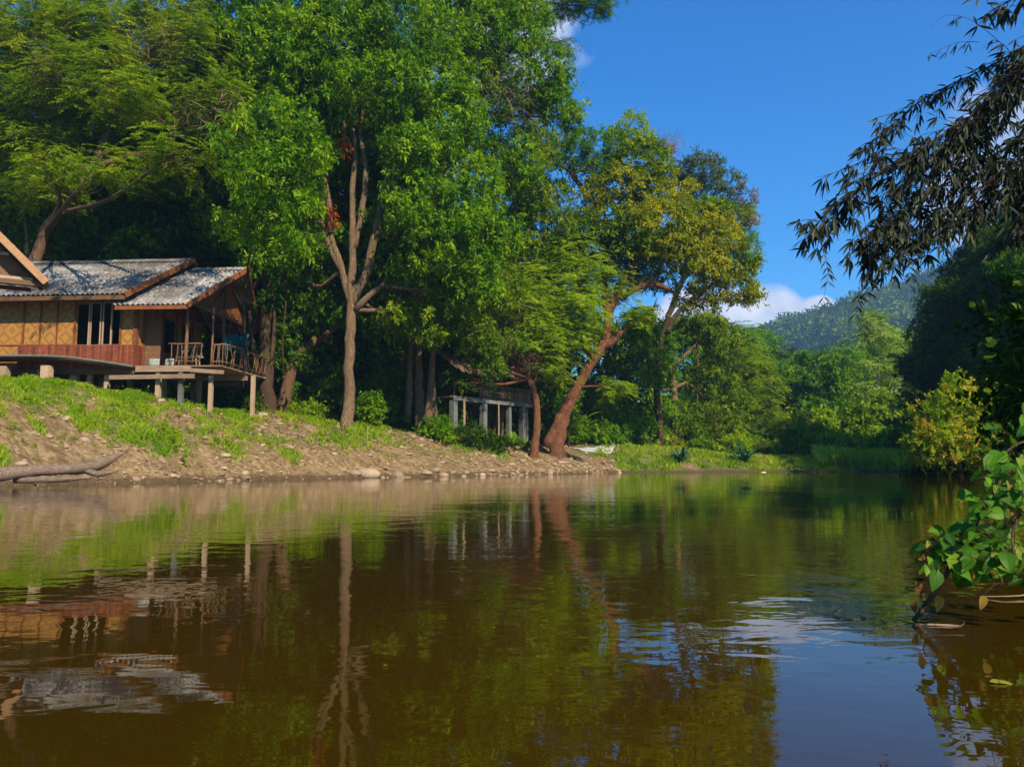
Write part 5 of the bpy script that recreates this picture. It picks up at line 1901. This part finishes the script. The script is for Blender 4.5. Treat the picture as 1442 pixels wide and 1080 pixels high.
def grass():
    rng = np.random.default_rng(55)

    def blades(n, pxr, yr, hgt, wd, dmin, gate, hk=1.0, name='grass', lab='', mat=None, dmax=None):
        y = rng.uniform(yr[0], yr[1], n)
        px = rng.uniform(pxr[0], pxr[1], n)
        x = px_x(px, y)
        # tufted
        c = fbm(x, y, .7, 41, 2)
        d, top, w_ = bank_dist(x, y)
        g = grassiness(x, y)
        c2 = fbm(x, y, .33, 43, 2)
        keep = (d > dmin) & (g > gate) & (g < 1.35) & (rng.uniform(size=n) < np.clip((c - .30) * 3, .04, 1) * np.clip(g, 0, 1) ** 1.5 * np.clip((c2 - .3) * 4, .05, 1))
        if dmax:
            keep &= d < dmax
        x, y, c = x[keep], y[keep], c[keep]
        z = hz(x, y)
        m = len(x)
        h = hgt * rng.uniform(.3, 1.25, m) * (.25 + c * 1.5) * hk
        a = rng.uniform(0, 6.28, m)
        lean = rng.normal(size=(m, 2)) * .35 * h[:, None]
        w2 = wd * rng.uniform(.7, 1.3, m)
        V = np.zeros((m, 4, 3))
        sx, sy = np.cos(a) * w2 / 2, np.sin(a) * w2 / 2
        V[:, 0] = np.stack([x - sx, y - sy, z - .03], 1)
        V[:, 1] = np.stack([x + sx, y + sy, z - .03], 1)
        V[:, 2] = np.stack([x + lean[:, 0] * .4 + sx * .6, y + lean[:, 1] * .4 + sy * .6, z + h * .6], 1)
        V[:, 3] = np.stack([x + lean[:, 0], y + lean[:, 1], z + h], 1)
        tn = np.clip(.2 + fbm(x, y, 1.4, 61, 3) * .7 + rng.normal(size=m) * .2, 0, 1)
        return V, tn
    gm = leaf_mat('grass_blades', (.07, .16, .003), (.20, .36, .006), (.50, .48, .07), .42, .6, .1)
    A = blades(1100000, (-60, 420), (22, 42), .16, .020, .5, .12)
    B = blades(300000, (400, 860), (32, 52), .19, .026, .5, .15)
    C = blades(330000, (840, 1300), (50, 76), .24, .05, .25, .2)
    V = np.concatenate([A[0], B[0], C[0]])
    T = np.concatenate([A[1], B[1], C[1]])
    o = poly_obj('grass', V, 4, T, gm)
    tag(o, 'bright green grass growing in patches over the river bank', 'grass', kind='stuff')
    A = blades(140000, (1150, 1330), (56, 70), .85, .06, .6, .2, .9, dmax=8)
    o = poly_obj('reeds', A[0], 4, A[1], leaf_mat('reed_blades', (.12, .22, .005), (.28, .42, .010), (.52, .52, .08), .45))
    tag(o, 'tall pale green reeds standing along the far river bank', 'reeds', kind='stuff')
    # low broad-leaved weeds mixed in the grass
    n = 5200
    y = rng.uniform(23, 42, n)
    px = rng.uniform(-50, 700, n)
    x = px_x(px, y)
    d, top, w_ = bank_dist(x, y)
    g = grassiness(x, y)
    k = (d > 1.2) & (d < w_ * 1.5) & (g < 1.6) & (rng.uniform(size=n) < np.where(g > .4, .8, .25))
    x, y = x[k], y[k]
    C = np.stack([x, y, hz(x, y) + .04], 1)
    V, T = scatter(rng, 'small', C, None, smin=.18, smax=.5, tint=.6)
    o = poly_obj('weeds', V, 4, T, L_LIME)
    tag(o, 'low leafy weeds scattered among the grass and gravel', 'weeds', kind='stuff')
    # dry litter under the trees and on the bank
    n = 60000
    y = rng.uniform(26, 62, n)
    px = rng.uniform(150, 870, n)
    x = px_x(px, y)
    d, top, w_ = bank_dist(x, y)
    k = (d > .4) & (d < w_ * 1.9) & (rng.uniform(size=n) < np.clip(d / w_, .1, 1) * .75)
    x, y = x[k], y[k]
    n = len(x)
    base = np.stack([x, y, hz(x, y) + .02], 1)
    dd = unit(rng.normal(size=(n, 3)) * np.array([1, 1, .25]))
    V = cards(rng, base, dd, rng.uniform(.08, .3, n), rng.uniform(.02, .08, n))
    t = leaf_mat('litter_leaf', (.07, .03, .015), (.24, .12, .06), (.42, .30, .18), .1, .9, .1)
    o = poly_obj('leaf_litter', V, 4, rng.uniform(0, 1, n), t)
    tag(o, 'brown fallen leaves and twigs on the bank under the trees', 'leaf litter', kind='stuff')


grass()


# ------------------------------------------------------------------ foreground: leafy branch, bamboo, bits on the water
def big_leaf(b, base, d, up, L, w, tint, curl=.5):
    """broad pointed leaf with a folded midrib"""
    d = Vector(d).normalized()
    s = d.cross(Vector(up)).normalized()
    nrm = s.cross(d).normalized()
    prof = [(0, .0), (.05, .42), (.14, .80), (.27, 1.0), (.42, .97), (.56, .82), (.70, .60), (.82, .36), (.92, .15), (1, .0)]
    p = Vector(base)
    V, Fs = [], []
    prev = 0
    for i, (t, ww) in enumerate(prof):
        dd = (d - nrm * curl * t).normalized()
        p = p + dd * (t - prev) * L
        prev = t
        n2 = s.cross(dd).normalized()
        wv = .012 * math.sin(i * 2.1) * L * 4
        b.p += [(1, t, 0), (0, t, 0), (1, t, 0)]
        V += [tuple(p + s * ww * w / 2 + n2 * (ww * w * .16 + wv * ww * .3)), tuple(p), tuple(p - s * ww * w / 2 + n2 * (ww * w * .16 - wv * ww * .3))]
    for i in range(len(prof) - 1):
        a = i * 3
        Fs += [(a, a + 3, a + 4, a + 1), (a + 1, a + 4, a + 5, a + 2)]
    b.add(V, Fs, tint)


def near_leaf_mat(name='near_leaf', cols=None):
    t = NT(name)
    n = t.noise(30, 4, .6, t.obj())
    f = t.math('ADD', t.attr(), t.math('MULTIPLY', t.math('SUBTRACT', n, .5), .3))
    col = t.ramp(f, cols or [(0, (.016, .060, .002)), (.35, (.034, .13, .004)), (.6, (.070, .20, .006)), (.82, (.14, .29, .010)), (.92, (.17, .25, .02)), (1, (.30, .22, .03))])
    av = t.n('Attribute', attribute_name='blade')
    sp = t.n('SeparateXYZ')
    t.l(av.outputs['Vector'], sp.inputs[0])
    rib = t.math('SUBTRACT', 1.0, t.math('MULTIPLY', sp.outputs[0], 11), True)
    ph = t.math('SUBTRACT', t.math('MULTIPLY', sp.outputs[1], 9), t.math('MULTIPLY', sp.outputs[0], 2.2))
    vein = t.math('SUBTRACT', 1.0, t.math('MULTIPLY', t.math('PINGPONG', ph, .5), 7), True)
    vn = t.math('MAXIMUM', rib, t.math('MULTIPLY', vein, .55))
    col = t.mix(t.math('MULTIPLY', vn, .55), col, (.16, .30, .06))
    sp2 = t.noise(55, 3, .6, t.obj())
    col = t.mix(t.math('MULTIPLY', t.math('SUBTRACT', sp2, .63), 9, True), col, (.14, .09, .02))
    p = t.principled(col, .42, t.bump(t.math('SUBTRACT', n, vn), .35, .004), spec=.15)
    tr = t.n('BsdfTranslucent')
    t.l(t.mix(1.0, col, (1.6, 1.5, .5), 'MULTIPLY'), tr.inputs[0])
    mx = t.n('MixShader')
    mx.inputs[0].default_value = .4
    t.l(p, mx.inputs[1])
    t.l(tr.outputs[0], mx.inputs[2])
    return t.done(mx.outputs[0])


def foreground():
    rng = np.random.default_rng(66)
    b0 = W(1288, 869, 3.35)
    root = thing('leafy_branch', 'broad-leaved branch reaching down into the water in the near right corner', 'branch', tuple(b0))
    stems = []

    def path(pts):
        c = curve_pts([(*(W(px, py, Y)), r) for px, py, r, Y in pts], .05)
        stems.append(c)
        return c
    path([(1286, 874, .009, 3.33), (1305, 850, .011, 3.34), (1328, 815, .011, 3.36), (1352, 782, .011, 3.4), (1400, 738, .012, 3.5), (1480, 690, .014, 3.6), (1600, 600, .02, 3.7)])
    path([(1352, 782, .006, 3.4), (1330, 770, .005, 3.3), (1310, 772, .004, 3.2), (1296, 782, .003, 3.15)])
    path([(1400, 738, .007, 3.5), (1412, 770, .006, 3.3), (1408, 800, .005, 3.15), (1412, 822, .003, 3.1)])
    path([(1560, 560, .012, 3.6), (1470, 620, .010, 3.5), (1415, 670, .008, 3.45), (1385, 720, .006, 3.4), (1372, 745, .004, 3.3)])
    path([(1470, 620, .007, 3.5), (1432, 625, .005, 3.4), (1405, 650, .004, 3.3)])
    path([(1480, 690, .007, 3.6), (1440, 720, .006, 3.3), (1425, 760, .005, 3.1), (1435, 800, .004, 3.0)])
    path([(1328, 815, .004, 3.36), (1345, 800, .003, 3.3), (1370, 800, .003, 3.2)])
    b = MB()
    for c in stems:
        b.tube(c[:, :3] - b0, c[:, 3], 7, rng=rng, rough=.06)
    c = curve_pts([(*(W(px, py, 3.34)), r) for px, py, r in ((1303, 852, .004), (1296, 838, .003), (1300, 828, .002))], .04)
    b.tube(c[:, :3] - b0, c[:, 3], 5)
    allp = np.concatenate(stems)[:, :3]
    lv, dry, pet = MB(), MB(), MB()
    regs = [(1330, 1442, 742, 800, 80), (1350, 1442, 770, 815, 34), (1378, 1445, 630, 740, 60), (1395, 1450, 590, 700, 26), (1298, 1345, 758, 790, 26), (1300, 1330, 775, 805, 10), (1440, 1540, 560, 820, 60), (1365, 1425, 690, 760, 22)]
    pl = []
    for x0, x1, y0, y1, n in regs:
        for k in range(n):
            pl.append((rng.uniform(x0, x1), rng.uniform(y0, y1), rng.uniform(2.95, 3.55)))
    for (px, py, Y) in pl:
        q = W(px, py, Y)
        j = np.linalg.norm(allp - q, axis=1).argmin()
        s = allp[j]
        v = q - s
        dd = np.array([-.55, -.35, -.45]) + rng.normal(size=3) * .38 + unit(v) * .5
        L = rng.uniform(.04, .090)
        up = np.array([-.1, -.75, .8]) + rng.normal(size=3) * .28
        big_leaf(lv, tuple(q - b0), dd, up, L, L * rng.uniform(.55, .68), float(np.clip(rng.normal(.45, .25), .02, 1)), rng.uniform(.1, 1.1))
        ln = np.linalg.norm(q - s)
        s = q + (s - q) * min(1, .09 / max(ln, 1e-6))
        m = (s + q) / 2 + np.array([0, 0, .008])
        cc = curve_pts([(*s, .0013), (*m, .0013), (*q, .001)], .05)
        b.tube(cc[:, :3] - b0, cc[:, 3], 4)
    for (px, py, Y, L, dx, dz) in ((1321, 838, 3.2, .07, .0, -1), (1384, 838, 3.1, .06, -.1, -1), (1320, 780, 3.2, .08, -1, -.25), (1368, 775, 3.3, .09, .2, -.8), (1390, 745, 3.4, .1, .6, -.2), (1402, 728, 3.4, .1, .5, .1), (1283, 848, 3.33, .05, .3, -.6),
                                  (1370, 798, 3.2, .06, .1, -.9), (1345, 748, 3.4, .08, .6, .2), (1292, 818, 3.3, .06, .0, -1), (1418, 775, 3.2, .08, .3, -.6)):
        q = W(px, py, Y)
        big_leaf(dry, tuple(q - b0), (dx, -.15, dz), (.1, -.9, .2), L, L * .6, rng.uniform(.1, .95), .6)
        j = np.linalg.norm(allp - q, axis=1).argmin()
        s = allp[j]
        cc = curve_pts([(*s, .002), (*((s + q) / 2 + np.array([.01, 0, .02])), .002), (*q, .0015)], .05)
        b.tube(cc[:, :3] - b0, cc[:, 3], 4)
    b.build('stem', B_BROWN, root, smooth=True)
    lv.build('leaves', near_leaf_mat(), root, smooth=True)
    dry.build('withered_leaves', near_leaf_mat('withered_leaf', [(0, (.10, .035, .015)), (.5, (.22, .10, .03)), (1, (.34, .24, .03))]), root, smooth=True)
    # bits on the water
    dark = wood_mat('wet_twig', (.06, .04, .03), (.18, .12, .09))
    g = G0(1262, 876)
    b = MB()
    for k in range(6):
        a0 = rng.uniform(0, 6.28)
        pts = []
        p = np.array([rng.uniform(-.18, .14), rng.uniform(-.12, .12), .004])
        for i in range(6):
            a0 += rng.uniform(.3, 1.1) * (1 if k % 2 else -1)
            pts.append((*p, .0020))
            p = p + np.array([math.cos(a0) * .05, math.sin(a0) * .05, rng.uniform(-.004, .010)])
            p[2] = abs(p[2])
        c = curve_pts(pts, .02)
        b.tube(c[:, :3], c[:, 3], 5)
    o = b.build('tangled_twigs', dark, smooth=True)
    o.location = (g[0], g[1], 0)
    tag(o, 'thin curled twigs floating at the foot of the leafy branch', 'twigs')
    g = G0(1318, 881)
    b = MB()
    c = curve_pts([(-.085, .0, .002, .0025), (-.02, .006, .004, .0045), (.05, -.004, .003, .004), (.095, -.010, .002, .002)], .02)
    b.tube(c[:, :3], c[:, 3], 7, rng=rng, rough=.08)
    o = b.build('floating_stick', M_GREYWOOD, smooth=True)
    o.location = (g[0], g[1], 0)
    tag(o, 'short pale stick floating right of the curled twigs', 'stick')
    g = G0(1393, 962)
    b = MB()
    big_leaf(b, (0, 0, .004), (1, -.22, 0.02), (0, -.15, 1), .085, .03, .9, .25)
    o = b.build('floating_leaf', near_leaf_mat('yellow_leaf', [(0, (.20, .18, .02)), (1, (.30, .28, .03))]), smooth=True)
    o.location = (g[0], g[1], 0)
    tag(o, 'long yellow leaf floating on the dark water below the leafy branch', 'leaf')
    g = G0(1440, 842)
    b = MB()
    c = curve_pts([(-.2, .02, .005, .003), (-.1, -.02, .012, .003), (.05, .01, .02, .004), (.3, .05, .09, .004)], .05)
    b.tube(c[:, :3], c[:, 3], 5)
    o = b.build('bare_twig', M_GREYWOOD, smooth=True)
    o.location = (g[0], g[1], 0)
    tag(o, 'bare thin twig over the dark water at the right edge', 'twig')

    # ---- bamboo
    Yb = 6.6
    rx, ry = 5.9, 6.4
    z0 = hz1(rx, ry)
    root = thing('bamboo', 'bamboo hanging its dark narrow leaves over the river at the upper right', 'bamboo', (rx, ry, z0))
    o0 = np.array([rx, ry, z0])
    cul = MB()
    for k in range(9):
        a = rng.uniform(0, 6.28)
        q = np.array([rx + math.cos(a) * .5, ry + math.sin(a) * .5, hz1(rx, ry) - .1])
        tp = W(1500 + rng.uniform(-60, 160), rng.uniform(-420, 60), Yb + rng.uniform(-1.2, 1.8))
        mm = q * .45 + tp * .55 + np.array([.9, 0, 1.1])
        c = curve_pts([(*q, .045), (*(q * .8 + mm * .2 + np.array([.1, 0, .6])), .042), (*mm, .032), (*tp, .015)], .35)
        cul.tube(c[:, :3] - o0, c[:, 3], 8)
    cul.build('culms', B_DARK, root, smooth=True)
    tw, TV, TT = MB(), [], []

    def fan(p, L, n=6, spread=.5, main=None):
        m = np.array([-.15, 0, -1.0]) if main is None else main
        for _ in range(n):
            d = unit(m + rng.normal(size=3) * spread)
            TV.append((p, d, L * rng.uniform(.6, 1.15)))

    def bpath(pts, fans, twl, L, nfan=6, hang=None):
        c = curve_pts([(*W(px, py, Yb + dy), r) for px, py, r, dy in pts], .08)
        tw.tube(c[:, :3] - o0, c[:, 3], 5)
        for _ in range(fans):
            i = rng.integers(1, len(c))
            s = c[i, :3]
            tn = unit(c[min(i + 1, len(c) - 1), :3] - c[i - 1, :3])
            d = unit(tn * .7 + np.array([-.3, 0, -.6]) + rng.normal(size=3) * .55)
            l = twl * rng.uniform(.15, 1)
            e = s + d * l
            m = (s + e) / 2 + np.array([0, 0, .05 * l])
            cc = curve_pts([(*s, .0035), (*m, .003), (*e, .002)], .08)
            tw.tube(cc[:, :3] - o0, cc[:, 3], 4)
            fan(e, L, nfan, .42, unit(d * .6 + np.array([-.15, 0, -1.0])))
            if l > .2:
                fan(m, L * .8, 3, .5)
    bpath([(1620, -120, .02, 0), (1500, 30, .014, 0), (1420, 120, .012, 0), (1330, 190, .009, -.1), (1250, 236, .007, -.1), (1186, 284, .004, -.2), (1154, 312, .002, -.2)], 217, 0.350, 0.156)
    bpath([(1640, 20, .02, .3), (1500, 130, .014, .3), (1440, 190, .011, .3), (1350, 250, .008, .2), (1280, 280, .006, .1), (1240, 310, .004, 0), (1225, 335, .002, 0)], 183, 0.331, 0.156)
    bpath([(1620, 150, .016, .5), (1480, 230, .012, .5), (1410, 270, .008, .4), (1350, 300, .005, .3), (1310, 325, .003, .2)], 105, 0.313, 0.148)
    bpath([(1560, -90, .012, -.4), (1440, -10, .008, -.4), (1400, 14, .004, -.4)], 49, 0.230, 0.156)
    bpath([(1500, 30, .010, .2), (1400, 90, .007, .2), (1300, 140, .005, .2), (1260, 175, .003, .2), (1225, 200, .002, .1)], 99, 0.276, 0.117)
    bpath([(1530, 20, .010, -.2), (1480, 60, .009, -.2), (1380, 160, .007, -.1), (1310, 225, .004, -.1), (1270, 262, .002, -.1)], 150, .42, .14)
    bpath([(1560, 160, .010, .3), (1500, 190, .009, .3), (1420, 235, .006, .2), (1345, 290, .004, .1), (1275, 335, .002, 0)], 150, .42, .15)
    bpath([(1560, 0, .010, .6), (1460, 70, .008, .6), (1400, 150, .005, .5), (1370, 220, .002, .4)], 130, .42, .15)
    bpath([(1400, 150, .005, .1), (1310, 250, .004, .1), (1250, 330, .002, .0), (1235, 350, .0015, 0)], 80, .3, .15)
    bpath([(1560, 40, .012, .8), (1480, 150, .010, .8), (1450, 240, .007, .7), (1430, 320, .003, .6)], 137, 0.313, 0.148)
    bpath([(1600, 100, .012, 1.2), (1520, 200, .010, 1.1), (1480, 300, .007, 1.0)], 91, 0.368, 0.148)
    bpath([(1260, 200, .004, .1), (1210, 230, .003, .1), (1170, 245, .002, .1), (1150, 250, .001, .1)], 10, 0.092, 0.156, 4)
    bpath([(1420, 70, .003, 0), (1370, 30, .002, 0), (1330, 22, .0015, 0), (1312, 40, .001, 0)], 5, .08, .09, 3)
    bpath([(1380, 60, .003, 0), (1350, 60, .002, 0), (1312, 75, .001, 0)], 6, .08, .10, 3)

    def strand(pts, n, L, w=.5):
        c = curve_pts([(*W(px, py, Yb - .2), .0014) for px, py in pts], .05)
        tw.tube(c[:, :3] - o0, c[:, 3], 4)
        for k in range(n):
            i = rng.integers(1, len(c))
            for sg in (-1, 1):
                d = unit(np.array([sg * .6 + rng.normal() * .15, rng.normal() * .4, -.75]))
                TV.append((c[i, :3], d, L * rng.uniform(.6, 1.1)))
    strand([(1150, 318), (1158, 350), (1166, 385), (1160, 418)], 20, 0.094)
    strand([(1232, 300), (1226, 350), (1222, 400), (1216, 440), (1218, 486)], 14, 0.110)
    strand([(1222, 400), (1210, 415), (1206, 440)], 12, 0.110)
    strand([(1330, 330), (1290, 345), (1250, 365), (1226, 395)], 28, 0.110)
    strand([(1255, 300), (1260, 340), (1262, 372)], 11, 0.099)
    strand([(1212, 350), (1213, 405)], 1, 0.055)
    strand([(1290, 345), (1280, 375), (1284, 390)], 11, 0.099)
    tw.build('branches', B_DARK, root, smooth=True)
    base = np.array([t[0] for t in TV]) - o0
    dd = np.array([t[1] for t in TV])
    LL = np.array([t[2] for t in TV])
    n = len(base)
    # 6-sided slender leaves, one fold
    up = unit(rng.normal(size=(n, 3)))
    s = unit(np.cross(dd, up))
    wv = (LL * .15)[:, None]
    L1 = LL[:, None]
    V = np.stack([base, base + dd * L1 * .3 + s * wv / 2, base + dd * L1 * .65 + s * wv * .42, base + dd * L1 - np.array([0, 0, .06]) * L1, base + dd * L1 * .65 - s * wv * .42, base + dd * L1 * .3 - s * wv / 2], 1)
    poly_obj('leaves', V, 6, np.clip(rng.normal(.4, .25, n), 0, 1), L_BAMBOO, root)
    # shrubs on the near right bank
    for i, (x, y, r, h, lab) in enumerate(((12.9, 15.5, 2.0, 3.6, 'dark bushy growth on the right bank behind the near leaves'), (8.6, 11, 1.7, 3.2, 'dark bush at the right edge just above the near leaves'),
                                           (6.6, 8, 1.4, 2.2, 'dark bush beyond the right edge beside the bamboo'), (17.6, 22, 2.0, 3.0, 'tall dark bush right of the golden bush'))):
        shrub('dark_bush', lab, x, y, r, h, 'small', L_DARK, 700 + i, group='dark bushes of the near right bank', dens=1.2, nb=6)


foreground()


def haze():
    b = MB()
    b.box((-1190, -1190, -6), (1190, 1190, 270))
    m = bpy.data.materials.new('haze_air')
    m.use_nodes = True
    nt = m.node_tree
    nt.nodes.clear()
    out = nt.nodes.new('ShaderNodeOutputMaterial')
    v = nt.nodes.new('ShaderNodeVolumePrincipled')
    v.inputs['Color'].default_value = (.34, .64, 1.0, 1)
    v.inputs['Density'].default_value = .00045
    v.inputs['Anisotropy'].default_value = .1
    nt.links.new(v.outputs[0], out.inputs['Volume'])
    o = b.build('haze', m)
    tag(o, 'thin blue haze over the valley', 'haze', kind='stuff')


haze()

print('LEAVES', LEAFCOUNT[0])
